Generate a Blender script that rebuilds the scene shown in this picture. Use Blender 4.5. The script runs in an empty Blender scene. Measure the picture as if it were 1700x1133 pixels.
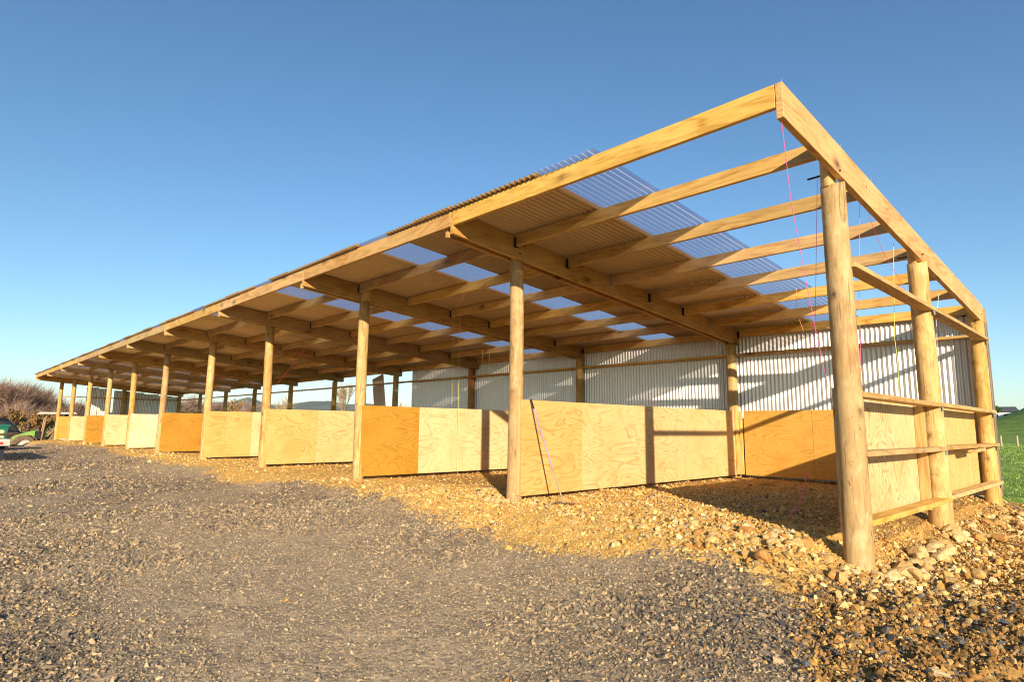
import bpy, math, random
import numpy as np
from mathutils import Vector, Matrix
random.seed(11); rng = np.random.default_rng(11)
R = math.radians
sc = bpy.context.scene
COL = sc.collection

# ------------------------------------------------------------------ camera, sky, sun, exposure
CAM = Vector((1.74858, -5.53521, 0.99925))
cd = bpy.data.cameras.new("camera"); cam = bpy.data.objects.new("camera", cd); COL.objects.link(cam)
cr, cu, cf = Vector((0.6936064, 0.72029156, 0.00949908)), Vector((0.09404891, -0.10362267, 0.99016016)), Vector((-0.71418833, 0.68588804, 0.13961598))
m3 = Matrix((cr, cu, -cf)).transposed()
cam.matrix_world = Matrix.Translation(CAM) @ m3.to_4x4()
cd.sensor_width = 36; cd.lens = 36 * 1018.48 / 1700; cd.clip_start = 0.05; cd.clip_end = 20000
sc.camera = cam
SUN_EL = R(16.7); SUN_AZ = math.atan2(-0.598, 0.8017)           # direction towards the sun in the ground plane
sund = Vector((math.cos(SUN_AZ) * math.cos(SUN_EL), math.sin(SUN_AZ) * math.cos(SUN_EL), math.sin(SUN_EL)))
w = bpy.data.worlds.new("World"); sc.world = w; w.use_nodes = True
nt = w.node_tree; nt.nodes.clear()
sky = nt.nodes.new("ShaderNodeTexSky"); sky.sky_type = 'NISHITA'; sky.sun_disc = False
sky.sun_elevation = SUN_EL; sky.sun_rotation = math.pi / 2 - SUN_AZ
sky.altitude = 50; sky.air_density = 1.0; sky.dust_density = 0.1; sky.ozone_density = 1.9
bg = nt.nodes.new("ShaderNodeBackground"); bg.inputs[1].default_value = 0.079
wo = nt.nodes.new("ShaderNodeOutputWorld")
hs_ = nt.nodes.new("ShaderNodeHueSaturation"); hs_.inputs['Saturation'].default_value = 1.12; nt.links.new(sky.outputs[0], hs_.inputs['Color'])
tn = nt.nodes.new("ShaderNodeMix"); tn.data_type = 'RGBA'; tn.blend_type = 'MULTIPLY'; tn.inputs[0].default_value = 1; tn.inputs[7].default_value = (.86, 1.03, 1.11, 1); nt.links.new(hs_.outputs[0], tn.inputs[6])
nt.links.new(tn.outputs[2], bg.inputs[0]); nt.links.new(bg.outputs[0], wo.inputs[0])
sl = bpy.data.lights.new("sun", 'SUN'); so = bpy.data.objects.new("sun", sl); COL.objects.link(so)
sl.energy = 4.7; sl.angle = R(0.53); sl.color = (1.0, 0.865, 0.65)
so.rotation_euler = sund.to_track_quat('Z', 'Y').to_euler(); so.location = (5, -5, 20)
sc.view_settings.view_transform = 'Standard'; sc.view_settings.look = 'None'
sc.view_settings.exposure = 0.92; sc.view_settings.gamma = 1
sc.cycles.filter_width = 1.1

# ------------------------------------------------------------------ noise helpers
def vnoise(x, y, seed=0):
    xi = np.floor(x).astype(np.int64); yi = np.floor(y).astype(np.int64)
    fx = x - xi; fy = y - yi; fx = fx * fx * (3 - 2 * fx); fy = fy * fy * (3 - 2 * fy)
    def h(a, b):
        n = (a * 374761393 + b * 668265263 + seed * 1442695041) & 0x7fffffff
        n = ((n ^ (n >> 13)) * 1274126177) & 0x7fffffff
        return ((n ^ (n >> 16)) & 0xffff) / 65535.0
    return (h(xi, yi) * (1 - fx) + h(xi + 1, yi) * fx) * (1 - fy) + (h(xi, yi + 1) * (1 - fx) + h(xi + 1, yi + 1) * fx) * fy
def fbm(x, y, oct=4, seed=0):
    v = 0; a = .5; t = 0
    for o in range(oct):
        v = v + a * vnoise(x * 2 ** o + 17.3 * o, y * 2 ** o - 9.1 * o, seed + o); t += a; a *= .55
    return v / t
def sst(a, b, x):
    t = np.clip((x - a) / (b - a), 0, 1); return t * t * (3 - 2 * t)

# ------------------------------------------------------------------ mesh helpers
class MB:
    def __init__(s): s.v = []; s.f = []; s.n = 0
    def add(s, v, f):
        s.v.extend([tuple(p) for p in v]); s.f.extend([tuple(i + s.n for i in q) for q in f]); s.n += len(v); return s
    def box(s, a, b, bev=0.0):
        x0, y0, z0 = a; x1, y1, z1 = b
        v = [(x0, y0, z0), (x1, y0, z0), (x1, y1, z0), (x0, y1, z0), (x0, y0, z1), (x1, y0, z1), (x1, y1, z1), (x0, y1, z1)]
        return s.add(v, [(0, 3, 2, 1), (4, 5, 6, 7), (0, 1, 5, 4), (1, 2, 6, 5), (2, 3, 7, 6), (3, 0, 4, 7)])
    def hexa(s, lo, hi):   # two quads (4 points each, same order)
        return s.add(list(lo) + list(hi), [(0, 3, 2, 1), (4, 5, 6, 7), (0, 1, 5, 4), (1, 2, 6, 5), (2, 3, 7, 6), (3, 0, 4, 7)])
    def beam(s, A, B, wd, ht, up=(0, 0, 1), seg=1, warp=0):
        A = Vector(A); B = Vector(B); d = (B - A).normalized(); up = Vector(up)
        sd = d.cross(up).normalized(); u2 = sd.cross(d)
        v = []; f = []
        for i in range(seg + 1):
            t = i / seg; c = A.lerp(B, t) + sd * (warp * math.sin(t * 3.1) ) + u2 * (warp * .6 * math.sin(t * 5.3 + 1))
            for a, b in ((-1, -1), (1, -1), (1, 1), (-1, 1)): v.append(c + sd * (a * wd / 2) + u2 * (b * ht / 2))
        for i in range(seg):
            for k in range(4):
                a = i * 4 + k; b = i * 4 + (k + 1) % 4; f.append((a, b, b + 4, a + 4))
        f.append((3, 2, 1, 0)); n = seg * 4; f.append((n, n + 1, n + 2, n + 3))
        return s.add(v, f)
    def tube(s, pts, r, sides=6, cap=True):
        pts = [Vector(p) for p in pts]; v = []; f = []
        rr = r if isinstance(r, (list, tuple)) else [r] * len(pts)
        for i, p in enumerate(pts):
            d = (pts[min(i + 1, len(pts) - 1)] - pts[max(i - 1, 0)]).normalized()
            a = d.cross(Vector((0, 0, 1)) if abs(d.z) < .9 else Vector((1, 0, 0))).normalized(); b = d.cross(a)
            for k in range(sides):
                t = 2 * math.pi * k / sides; v.append(p + (a * math.cos(t) + b * math.sin(t)) * rr[i])
        for i in range(len(pts) - 1):
            for k in range(sides):
                q = i * sides + k; q2 = i * sides + (k + 1) % sides; f.append((q, q2, q2 + sides, q + sides))
        if cap: f.append(tuple(range(sides))[::-1]); f.append(tuple(range((len(pts) - 1) * sides, len(pts) * sides)))
        return s.add(v, f)
    def build(s, name, mat, parent=None, smooth=False, loc=None, bevel=0.0, color=None, label=None):
        me = bpy.data.meshes.new(name)
        vs = s.v
        if loc is not None: vs = [(a - loc[0], b - loc[1], c - loc[2]) for a, b, c in vs]
        me.from_pydata([tuple(p) for p in vs], [], s.f); me.materials.append(mat)
        if smooth: me.polygons.foreach_set('use_smooth', [True] * len(me.polygons))
        me.update()
        o = bpy.data.objects.new(name, me); COL.objects.link(o)
        if loc is not None: o.location = loc
        if parent: o.parent = parent
        if bevel:
            b = o.modifiers.new('bevel', 'BEVEL'); b.width = bevel; b.segments = 1; b.limit_method = 'ANGLE'
        if color: o.color = (*color, 1)
        if label: o['label'] = label
        return o
def np_mesh(name, v, f, mat, smooth=False, k=None, cols=None):
    """v (N,3), f (M,k) arrays"""
    me = bpy.data.meshes.new(name); v = np.asarray(v, np.float32); f = np.asarray(f, np.int32); k = f.shape[1]
    me.vertices.add(len(v)); me.vertices.foreach_set('co', v.ravel())
    me.loops.add(f.size); me.loops.foreach_set('vertex_index', f.ravel())
    me.polygons.add(len(f)); me.polygons.foreach_set('loop_start', np.arange(0, f.size, k, dtype=np.int32))
    me.polygons.foreach_set('use_smooth', np.full(len(f), smooth))
    if cols:
        for n, c in cols.items():
            a = me.color_attributes.new(n, 'FLOAT_COLOR', 'POINT'); a.data.foreach_set('color', np.asarray(c, np.float32).ravel())
    me.update(calc_edges=True); me.validate(); me.materials.append(mat)
    o = bpy.data.objects.new(name, me); COL.objects.link(o); return o
def empty(name, loc, label=None, cat=None, group=None, rz=0):
    o = bpy.data.objects.new(name, None); COL.objects.link(o); o.location = loc; o.rotation_euler[2] = rz
    o.empty_display_size = .3
    return tag(o, label, cat, group)
def tag(o, label=None, cat=None, group=None, kind=None):
    if label: o['label'] = label
    if cat: o['category'] = cat
    if group: o['group'] = group
    if kind: o['kind'] = kind
    return o

# ------------------------------------------------------------------ materials
class NT:
    def __init__(s, name):
        s.m = bpy.data.materials.new(name); s.m.use_nodes = True; s.t = s.m.node_tree; s.t.nodes.clear()
        s.o = s.n('ShaderNodeOutputMaterial'); s.b = s.n('ShaderNodeBsdfPrincipled'); s.l(s.b.outputs[0], s.o.inputs[0])
    def n(s, t, **k):
        x = s.t.nodes.new(t)
        for a, b in k.items(): setattr(x, a, b)
        return x
    def l(s, a, b): s.t.links.new(a, b)
    def val(s, i, v):
        if hasattr(v, 'is_linked') or isinstance(v, bpy.types.NodeSocket): s.l(v, i)
        else: i.default_value = v
    def math(s, op, a, b=0.0, c=0.0, clamp=False):
        x = s.n('ShaderNodeMath', operation=op, use_clamp=clamp)
        for i, v in enumerate((a, b, c)): s.val(x.inputs[i], v)
        return x.outputs[0]
    def vmath(s, op, a, b=None):
        x = s.n('ShaderNodeVectorMath', operation=op); s.val(x.inputs[0], a)
        if b is not None: s.val(x.inputs[3] if op == 'SCALE' else x.inputs[1], b)
        return x.outputs[0]
    def noise(s, v, sc_, det=3, rough=.55, dist=0):
        x = s.n('ShaderNodeTexNoise'); s.l(v, x.inputs['Vector']); x.inputs['Scale'].default_value = sc_
        x.inputs['Detail'].default_value = det; x.inputs['Roughness'].default_value = rough; x.inputs['Distortion'].default_value = dist
        return x
    def voro(s, v, sc_, feat='F1', rand=1.0):
        x = s.n('ShaderNodeTexVoronoi', feature=feat); s.l(v, x.inputs['Vector']); x.inputs['Scale'].default_value = sc_; x.inputs['Randomness'].default_value = rand
        return x
    def ramp(s, f, stops, interp='LINEAR'):
        x = s.n('ShaderNodeValToRGB'); x.color_ramp.interpolation = interp; e = x.color_ramp.elements
        while len(e) > 1: e.remove(e[-1])
        for i, (p, c) in enumerate(stops):
            q = e[0] if i == 0 else e.new(p)
            q.position = p; q.color = (*c, 1) if len(c) == 3 else c
        s.l(f, x.inputs[0]); return x.outputs[0]
    def mix(s, f, a, b, mode='MIX'):
        x = s.n('ShaderNodeMix', data_type='RGBA', blend_type=mode); x.clamp_factor = True
        s.val(x.inputs[0], f)
        for i, v in ((6, a), (7, b)):
            if isinstance(v, tuple): x.inputs[i].default_value = (*v, 1) if len(v) == 3 else v
            else: s.l(v, x.inputs[i])
        return x.outputs[2]
    def hsv(s, c, h=.5, sa=1.0, v=1.0):
        x = s.n('ShaderNodeHueSaturation'); s.val(x.inputs['Hue'], h); s.val(x.inputs['Saturation'], sa); s.val(x.inputs['Value'], v); s.l(c, x.inputs['Color']); return x.outputs[0]
    def mapping(s, v, scale=(1, 1, 1), loc=(0, 0, 0), rot=(0, 0, 0)):
        x = s.n('ShaderNodeMapping'); s.l(v, x.inputs[0]); x.inputs['Scale'].default_value = scale; x.inputs['Location'].default_value = loc; x.inputs['Rotation'].default_value = rot; return x.outputs[0]
    def bump(s, h, st=.3, d=.01):
        x = s.n('ShaderNodeBump'); x.inputs['Strength'].default_value = st; x.inputs['Distance'].default_value = d; s.l(h, x.inputs['Height']); s.l(x.outputs[0], s.b.inputs['Normal']); return x
    def set(s, **k):
        for a, v in k.items():
            i = s.b.inputs[a.replace('_', ' ')]
            if isinstance(v, tuple): v = (*v, 1) if len(v) == 3 else v
            s.val(i, v)
        return s
G3 = lambda g: (g, g, g)

def wood(name, axis, base, dark, light, knot=(.10, .045, .012), rough=.62, knots=1.0, post=False):
    t = NT(name); tc = t.n('ShaderNodeTexCoord'); oi = t.n('ShaderNodeObjectInfo')
    off = t.vmath('SCALE', oi.outputs['Location'], .37)
    rv = t.n('ShaderNodeCombineXYZ'); 
    for i, k in enumerate((91.7, 53.1, 27.9)): t.l(t.math('MULTIPLY', oi.outputs['Random'], k), rv.inputs[i])
    p = t.vmath('ADD', tc.outputs['Object'], rv.outputs[0])
    sg = [1, 1, 1]; sg[axis] = .13
    g = t.mapping(p, scale=tuple(sg))
    n1 = t.noise(g, 5, 3, .5, .6); n2 = t.noise(g, 55, 4, .65)
    big = t.noise(p, 1.3, 3, .6); mid = t.noise(t.mapping(p, scale=tuple(.35 if i == axis else 1 for i in range(3))), 5, 3, .6)
    rings = t.math('SINE', t.math('MULTIPLY', n1.outputs['Fac'], 46.0))
    rings = t.math('MULTIPLY_ADD', rings, .5, .5)
    c = t.mix(t.math('POWER', rings, 2.0), tuple(base), tuple(dark))
    c = t.mix(t.ramp(n2.outputs['Fac'], [(.35, G3(0)), (.7, G3(.55))]), c, tuple(light))
    c = t.mix(t.ramp(mid.outputs['Fac'], [(.4, G3(0)), (.75, G3(.6))]), c, tuple(x * .72 for x in base))
    c = t.mix(t.ramp(big.outputs['Fac'], [(.42, G3(0)), (.7, G3(.5))]), c, tuple(light))
    # knots
    sk = [2.2, 2.2, 2.2]; sk[axis] = 1.1 if not post else 1.6
    kp = t.mapping(p, scale=tuple(sk))
    kd = t.noise(p, 9, 2); kv = t.voro(t.vmath('ADD', kp, t.vmath('SCALE', kd.outputs['Color'], .10)), 2.1 if post else 1.5)
    pick = t.n('ShaderNodeSeparateColor'); t.l(kv.outputs['Color'], pick.inputs[0])
    sel = t.math('GREATER_THAN', pick.outputs[0], .45)
    k1 = t.ramp(kv.outputs['Distance'], [(.05, G3(1)), (.10, G3(.6)), (.20, G3(.16)), (.30, G3(0))])
    kk = t.math('MULTIPLY', t.math('MULTIPLY', k1, sel), .85 * knots)
    c = t.mix(kk, c, tuple(knot))
    if post:   # bark flecks and scrapes left on the rounded poles
        fl = t.noise(t.mapping(p, scale=(1, 1, .35)), 26, 4, .7)
        pat = t.noise(p, 3.1, 2)
        m = t.math('MULTIPLY', t.ramp(fl.outputs['Fac'], [(.60, G3(0)), (.68, G3(1))]), t.ramp(pat.outputs['Fac'], [(.40, G3(.12)), (.56, G3(.85))]))
        blo = t.noise(t.mapping(p, scale=(1, 1, .6)), 6.5, 4, .7); c = t.mix(t.ramp(blo.outputs['Fac'], [(.52, G3(0)), (.70, G3(.6))]), c, (.34, .165, .045)); c = t.mix(t.ramp(blo.outputs['Fac'], [(.32, G3(.5)), (.46, G3(0))]), c, (.74, .56, .28))
        c = t.mix(m, c, (.16, .075, .022))
        cr_ = t.noise(t.mapping(p, scale=(1, 1, .03)), 60, 2, .5)
        c = t.mix(t.ramp(cr_.outputs['Fac'], [(.625, G3(0)), (.68, G3(.65))]), c, (.17, .08, .025))
    r = oi.outputs['Random']
    c = t.hsv(c, h=t.math('MULTIPLY_ADD', r, -.016, .508), v=t.math('MULTIPLY_ADD', t.math('FRACT', t.math('MULTIPLY', r, 7.3)), .34, .83), sa=t.math('MULTIPLY_ADD', t.math('FRACT', t.math('MULTIPLY', r, 3.7)), .2, .92))
    t.l(c, t.b.inputs['Base Color']); t.set(Roughness=rough); t.b.inputs['Specular IOR Level'].default_value = .3
    h = t.math('ADD', t.math('MULTIPLY', rings, .25), n2.outputs['Fac']); t.bump(h, .5, .005)
    return t.m
PB, PD, PL = (.56, .33, .105), (.36, .165, .04), (.67, .46, .19)
M_raft = wood('pine_rafter', 1, PB, PD, PL)
M_purl = wood('pine_purlin', 0, PB, PD, PL)
M_post = wood('pine_pole', 2, (.53, .315, .10), (.36, .185, .05), (.64, .44, .18), post=True, knots=1.15, rough=.75)
M_vert = wood('pine_upright', 2, (.60, .38, .15), PD, PL)

def plywood(name, scale, amt_=.62):
    t = NT(name); tc = t.n('ShaderNodeTexCoord'); oi = t.n('ShaderNodeObjectInfo')
    rv = t.n('ShaderNodeCombineXYZ')
    for i, k in enumerate((71.7, 43.1, 37.9)): t.l(t.math('MULTIPLY', oi.outputs['Random'], k), rv.inputs[i])
    p = t.vmath('ADD', tc.outputs['Object'], rv.outputs[0]); g = t.mapping(p, scale=scale)
    n = t.noise(g, 1.0, 1.5, .45, .9)
    amt = t.noise(p, 1.1, 2)
    lines = t.math('FRACT', t.math('MULTIPLY', n.outputs['Fac'], 12.0))
    ln = t.ramp(lines, [(.0, G3(0)), (.60, G3(.12)), (.86, G3(1)), (.93, G3(.75)), (1.0, G3(0))])
    ln = t.math('MULTIPLY', ln, t.ramp(amt.outputs['Fac'], [(.36, G3(.3)), (.56, G3(1))]))
    fine = t.noise(t.mapping(g, scale=(1, 1, 3)), 26, 4, .7)
    base = oi.outputs['Color']
    dk = t.mix(1.0, base, (.58, .40, .20), 'MULTIPLY')
    c = t.mix(t.math('MULTIPLY', ln, amt_), base, dk)
    lt = t.mix(.16, base, (1, .84, .52)); c = t.mix(t.ramp(fine.outputs['Fac'], [(.45, G3(0)), (.75, G3(.5))]), c, lt)
    bl = t.noise(p, 2.0, 3, .6); c = t.mix(t.ramp(bl.outputs['Fac'], [(.47, G3(0)), (.72, G3(.6))]), c, t.mix(1.0, base, (.86, .70, .48), 'MULTIPLY'))
    # plugs and small knots
    kv = t.voro(t.mapping(p, scale=tuple(a * .9 for a in (1.6, 1.6, 2.6))), 1.7); pk = t.n('ShaderNodeSeparateColor'); t.l(kv.outputs['Color'], pk.inputs[0])
    kk = t.math('MULTIPLY', t.ramp(kv.outputs['Distance'], [(.03, G3(1)), (.065, G3(0))]), t.math('GREATER_THAN', pk.outputs[1], .6))
    c = t.mix(t.math('MULTIPLY', kk, .7), c, (.22, .09, .02))
    t.l(c, t.b.inputs['Base Color']); t.set(Roughness=.6); t.b.inputs['Specular IOR Level'].default_value = .25
    t.bump(fine.outputs['Fac'], .15, .002); return t.m
M_plyY = plywood('plywood_grain_along', (1, .95, 3.4))      # sheets in the depth plane, grain level
M_plyX = plywood('plywood_grain_back', (1.0, 1, 6.5))      # back wall
M_plyV = plywood('plywood_grain_upright', (1, 4.6, 1.7), .95)    # end wall, grain upright

def plain(name, c, rough=.6, metal=0, var=.15, sc_=3, bump=0, spec=.4):
    t = NT(name); tc = t.n('ShaderNodeTexCoord'); n = t.noise(tc.outputs['Object'], sc_, 4, .6)
    c2 = t.mix(t.ramp(n.outputs['Fac'], [(.3, G3(0)), (.7, G3(1))]), tuple(x * (1 - var) for x in c), tuple(min(1, x * (1 + var)) for x in c))
    t.l(c2, t.b.inputs['Base Color']); t.set(Roughness=rough, Metallic=metal); t.b.inputs['Specular IOR Level'].default_value = spec
    if bump: t.bump(n.outputs['Fac'], bump, .02)
    return t.m
def metal_sheet():
    t = NT('zinc_corrugated'); tc = t.n('ShaderNodeTexCoord'); oi = t.n('ShaderNodeObjectInfo')
    n = t.noise(tc.outputs['Object'], 1.5, 4, .6); n2 = t.noise(t.mapping(tc.outputs['Object'], scale=(1, 1, .2)), 9, 3)
    c = t.mix(n.outputs['Fac'], (.62, .58, .52), (.74, .70, .64)); c = t.mix(t.ramp(n2.outputs['Fac'], [(.5, G3(0)), (.8, G3(.35))]), c, (.5, .47, .43))
    t.l(c, t.b.inputs['Base Color']); t.set(Metallic=.45, Roughness=.3); return t.m
M_zinc = metal_sheet()
def roof_metal():
    t = NT('roof_corrugated'); tc = t.n('ShaderNodeTexCoord'); oi = t.n('ShaderNodeObjectInfo'); n = t.noise(t.mapping(tc.outputs['Object'], scale=(1, .3, 1)), 2.5, 4, .6)
    c = t.mix(n.outputs['Fac'], (.52, .41, .28), (.68, .55, .39)); c = t.hsv(c, v=t.math('MULTIPLY_ADD', oi.outputs['Random'], .25, .85))
    t.l(c, t.b.inputs['Base Color']); t.set(Metallic=.45, Roughness=.42); return t.m
M_rfs = roof_metal()
def clear_sheet():
    t = NT('clear_polycarbonate'); tr = t.n('ShaderNodeBsdfTransparent'); tr.inputs[0].default_value = (.88, .87, .95, 1)
    tl = t.n('ShaderNodeBsdfTranslucent'); tl.inputs[0].default_value = (.94, .92, 1.0, 1)
    gl = t.n('ShaderNodeBsdfGlossy'); gl.inputs[0].default_value = (.9, .9, 1, 1); gl.inputs['Roughness'].default_value = .15
    m1 = t.n('ShaderNodeMixShader'); m1.inputs[0].default_value = .70; t.l(tr.outputs[0], m1.inputs[1]); t.l(tl.outputs[0], m1.inputs[2])
    m2 = t.n('ShaderNodeMixShader'); m2.inputs[0].default_value = .07; t.l(m1.outputs[0], m2.inputs[1]); t.l(gl.outputs[0], m2.inputs[2]); t.l(m2.outputs[0], t.o.inputs[0]); return t.m
M_clear = clear_sheet()
M_steel = plain('galvanised_bracket', (.55, .55, .56), .4, .7)
M_black = plain('black_paint', (.018, .018, .02), .45)
M_bolt = plain('dark_bolt', (.03, .03, .05), .5, .5)

def attr_mat_stone(name, rough=.85):
    t = NT(name); a = t.n('ShaderNodeVertexColor', layer_name='tint'); tc = t.n('ShaderNodeTexCoord')
    n = t.noise(tc.outputs['Object'], 90, 3, .6)
    c = t.mix(t.ramp(n.outputs['Fac'], [(.35, G3(0)), (.7, G3(.35))]), a.outputs[0], t.hsv(a.outputs[0], v=.6))
    t.l(c, t.b.inputs['Base Color']); t.set(Roughness=rough); t.b.inputs['Specular IOR Level'].default_value = .25; t.bump(n.outputs['Fac'], .3, .004); return t.m
M_stone = attr_mat_stone('crushed_stone')
def ground_mat():
    t = NT('yard_ground'); a = t.n('ShaderNodeVertexColor', layer_name='zone'); s = t.n('ShaderNodeSeparateColor'); t.l(a.outputs[0], s.inputs[0])
    tc = t.n('ShaderNodeTexCoord'); p = tc.outputs['Object']
    nf = t.noise(p, 34, 5, .7); nm = t.noise(p, 7, 4, .65); nb = t.noise(p, .8, 4, .6); v = t.voro(p, 30); v2 = t.voro(p, 75); v3 = t.voro(p, 14)
    # grey crushed rock with beige dust
    cs = t.n('ShaderNodeSeparateColor'); t.l(v.outputs['Color'], cs.inputs[0]); cs2 = t.n('ShaderNodeSeparateColor'); t.l(v2.outputs['Color'], cs2.inputs[0])
    grit = t.ramp(cs.outputs[0], [(0, (.10, .09, .085)), (.2, (.20, .165, .135)), (.4, (.35, .275, .19)), (.75, (.45, .35, .23)), (1, (.54, .43, .30))], 'CONSTANT')
    grit2 = t.ramp(cs2.outputs[0], [(0, (.12, .105, .095)), (.3, (.28, .225, .165)), (.6, (.42, .33, .22)), (1, (.52, .41, .28))])
    c = t.mix(.45, grit, grit2); lg = t.noise(p, 2.6, 4, .7); c = t.mix(t.ramp(lg.outputs['Fac'], [(.3, G3(.7)), (.5, G3(0))]), c, t.mix(1.0, c, (.45, .43, .42), 'MULTIPLY'))
    dust = t.math('MULTIPLY', s.outputs[2], t.ramp(nm.outputs['Fac'], [(.3, G3(.45)), (.65, G3(1))]))
    c = t.mix(.55, c, t.mix(1.0, c, (1.10, .88, .64), 'MULTIPLY')); c = t.mix(t.math('MULTIPLY', dust, .42), c, (.66, .50, .32))
    c = t.mix(t.ramp(nf.outputs['Fac'], [(.34, G3(.75)), (.46, G3(0))]), c, (.045, .04, .036))
    # orange rotten-rock fill
    f1 = t.ramp(cs.outputs[1], [(0, (.50, .27, .06)), (.35, (.66, .39, .10)), (.7, (.74, .47, .15)), (.9, (.80, .60, .29)), (1, (.34, .17, .04))], 'CONSTANT')
    f = t.mix(.55, f1, t.ramp(nm.outputs['Fac'], [(.3, (.52, .27, .06)), (.5, (.70, .41, .11)), (.7, (.80, .52, .18))]))
    f = t.mix(t.ramp(nf.outputs['Fac'], [(.33, G3(.7)), (.45, G3(0))]), f, (.24, .12, .035))
    # brown damp dirt at the near end; same brown paints the shade inside the shed
    edge = t.math('ADD', s.outputs[0], t.math('MULTIPLY', t.math('SUBTRACT', nm.outputs['Fac'], .5), .55))
    edge = t.math('ADD', edge, t.math('MULTIPLY', t.math('SUBTRACT', nf.outputs['Fac'], .5), .5))
    edge = t.math('ADD', edge, t.math('MULTIPLY', t.math('SUBTRACT', cs.outputs[2], .5), .8))
    c = t.mix(t.ramp(edge, [(.44, G3(0)), (.56, G3(1))]), c, f)
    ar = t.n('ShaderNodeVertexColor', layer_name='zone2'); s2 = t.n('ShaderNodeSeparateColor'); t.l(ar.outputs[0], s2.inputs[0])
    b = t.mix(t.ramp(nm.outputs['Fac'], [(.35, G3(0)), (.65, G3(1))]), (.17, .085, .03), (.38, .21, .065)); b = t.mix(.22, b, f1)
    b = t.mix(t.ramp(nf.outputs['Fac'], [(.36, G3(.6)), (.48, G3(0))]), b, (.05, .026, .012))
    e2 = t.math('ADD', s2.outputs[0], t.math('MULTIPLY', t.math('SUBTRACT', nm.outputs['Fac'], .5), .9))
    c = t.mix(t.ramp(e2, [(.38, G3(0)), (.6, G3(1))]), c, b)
    # pasture
    far = t.noise(p, .05, 4, .6); gm = t.noise(p, 2.2, 4, .7)
    g = t.mix(t.ramp(gm.outputs['Fac'], [(.35, G3(0)), (.65, G3(1))]), (.15, .24, .03), (.30, .40, .07))
    g = t.mix(t.ramp(far.outputs['Fac'], [(.4, G3(0)), (.65, G3(.6))]), g, (.22, .31, .05))
    hn = t.noise(t.mapping(p, scale=(.5, 1, 2.5)), .55, 5, .7); g = t.mix(t.ramp(hn.outputs['Fac'], [(.42, G3(0)), (.62, G3(.75))]), g, (.10, .15, .022))
    c = t.mix(s.outputs[1], c, g)
    t.l(c, t.b.inputs['Base Color']); t.set(Roughness=.9); t.b.inputs['Specular IOR Level'].default_value = .15
    h = t.math('ADD', t.math('MULTIPLY', v.outputs['Distance'], -1.0), t.math('ADD', nf.outputs['Fac'], t.math('MULTIPLY', v3.outputs['Distance'], -.6))); t.bump(h, .45, .014)
    return t.m
M_ground = ground_mat()

# ------------------------------------------------------------------ terrain
BY = [(-400, 0), (-60, -1.0), (-38, -1.03), (-26.6, -.3), (-21.8, -.7), (-17, -.8), (-13, -.75), (-10.9, -1.2), (-9.5, -1.15), (-8.8, -.7), (-7.4, -.75), (-5.84, -.75), (-4.6, -.95), (-3.54, -1.2), (-2.6, -1.3), (-1.6, -1.35), (-1.3, -1.0), (-.7, -.85), (-.2, -1.05), (.17, -1.5), (.4, -2.1), (.66, -2.7), (1.0, -3.6), (1.5, -5), (3, -8), (400, -300)]
bx = np.array([p[0] for p in BY]); by = np.array([p[1] for p in BY])
def fill_mask(x, y):
    d = y - np.interp(x, bx, by) + .4 * (fbm(x * 1.3, y * 1.3, 3, 91) - .5) + .35 * (fbm(x * 6, y * 6, 2, 92) - .5)
    return sst(-.28, .26, d)
HILLC = (0.0, 205.0)
def height(x, y):
    x = np.asarray(x, float); y = np.asarray(y, float)
    d = np.hypot(x - CAM.x, y - CAM.y)
    pad = sst(-1.7, -.2, y) * (1 - sst(-.5, .35, x)) * sst(-43, -40, x) * (1 - sst(6.3, 8, y))
    z = -.10 + .19 * pad
    z = z - .025 * np.exp(-((x - .05) / .5) ** 2 - ((y + .15) / .6) ** 2)       # rubble banked under the end wall
    z = z - .85 * np.maximum((1 - sst(-46, -41, x)) , (1 - sst(-40, -34.5, x)) * (1 - sst(-2.2, -.8, y))) * sst(-60, -30, y)
    z = z + .05 * (fbm(x * .5, y * .5, 3, 5) - .5) * (1 - pad * .5) + .03 * (fbm(x * 2.3, y * 2.3, 3, 9) - .5)
    near = np.exp(-d / 16)
    fm = fill_mask(x, y)
    z = z + near * (.012 + .035 * fm) * (fbm(x * 9, y * 9, 4, 21) - .5) * 2
    rough = sst(-.3, 1.2, x) * (1 - sst(-2.0, .5, -y + 5)*0) * (1 - sst(5.5, 7, y)) * sst(-4, -1.5, y)
    z = z + rough * .2 * (fbm(x * 2.6, y * 2.6, 4, 33) - .45)
    # pasture swelling into the hill on the right
    z = z + 17.5 * np.exp(-(((x - HILLC[0]) / 21) ** 2 + ((y - HILLC[1]) / 70) ** 2)) * sst(60, 150, y)
    z = z + .5 * (fbm(x / 9, y / 14, 3, 31) - .5) * sst(50, 120, y) * (x > -60)
    z = z + 1.2 * (fbm(x / 60, y / 60, 3, 3) - .5) * sst(60, 200, d)
    return z
def polar(rs, ths):
    rr, tt = np.meshgrid(rs, ths, indexing='ij'); x = CAM.x + rr * np.cos(tt); y = CAM.y + rr * np.sin(tt)
    n, m = rr.shape; i = np.arange(n - 1)[:, None] * m + np.arange(m - 1)[None]
    f = np.stack([i, i + m, i + m + 1, i + 1], -1).reshape(-1, 4)
    return x.ravel(), y.ravel(), f
A0 = math.atan2(cf.y, cf.x)
th = np.concatenate([A0 + np.radians(np.linspace(-180, -52, 60, endpoint=False)), A0 + np.radians(np.linspace(-52, 52, 760, endpoint=False)), A0 + np.radians(np.linspace(52, 180, 61))])[::-1]
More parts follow.
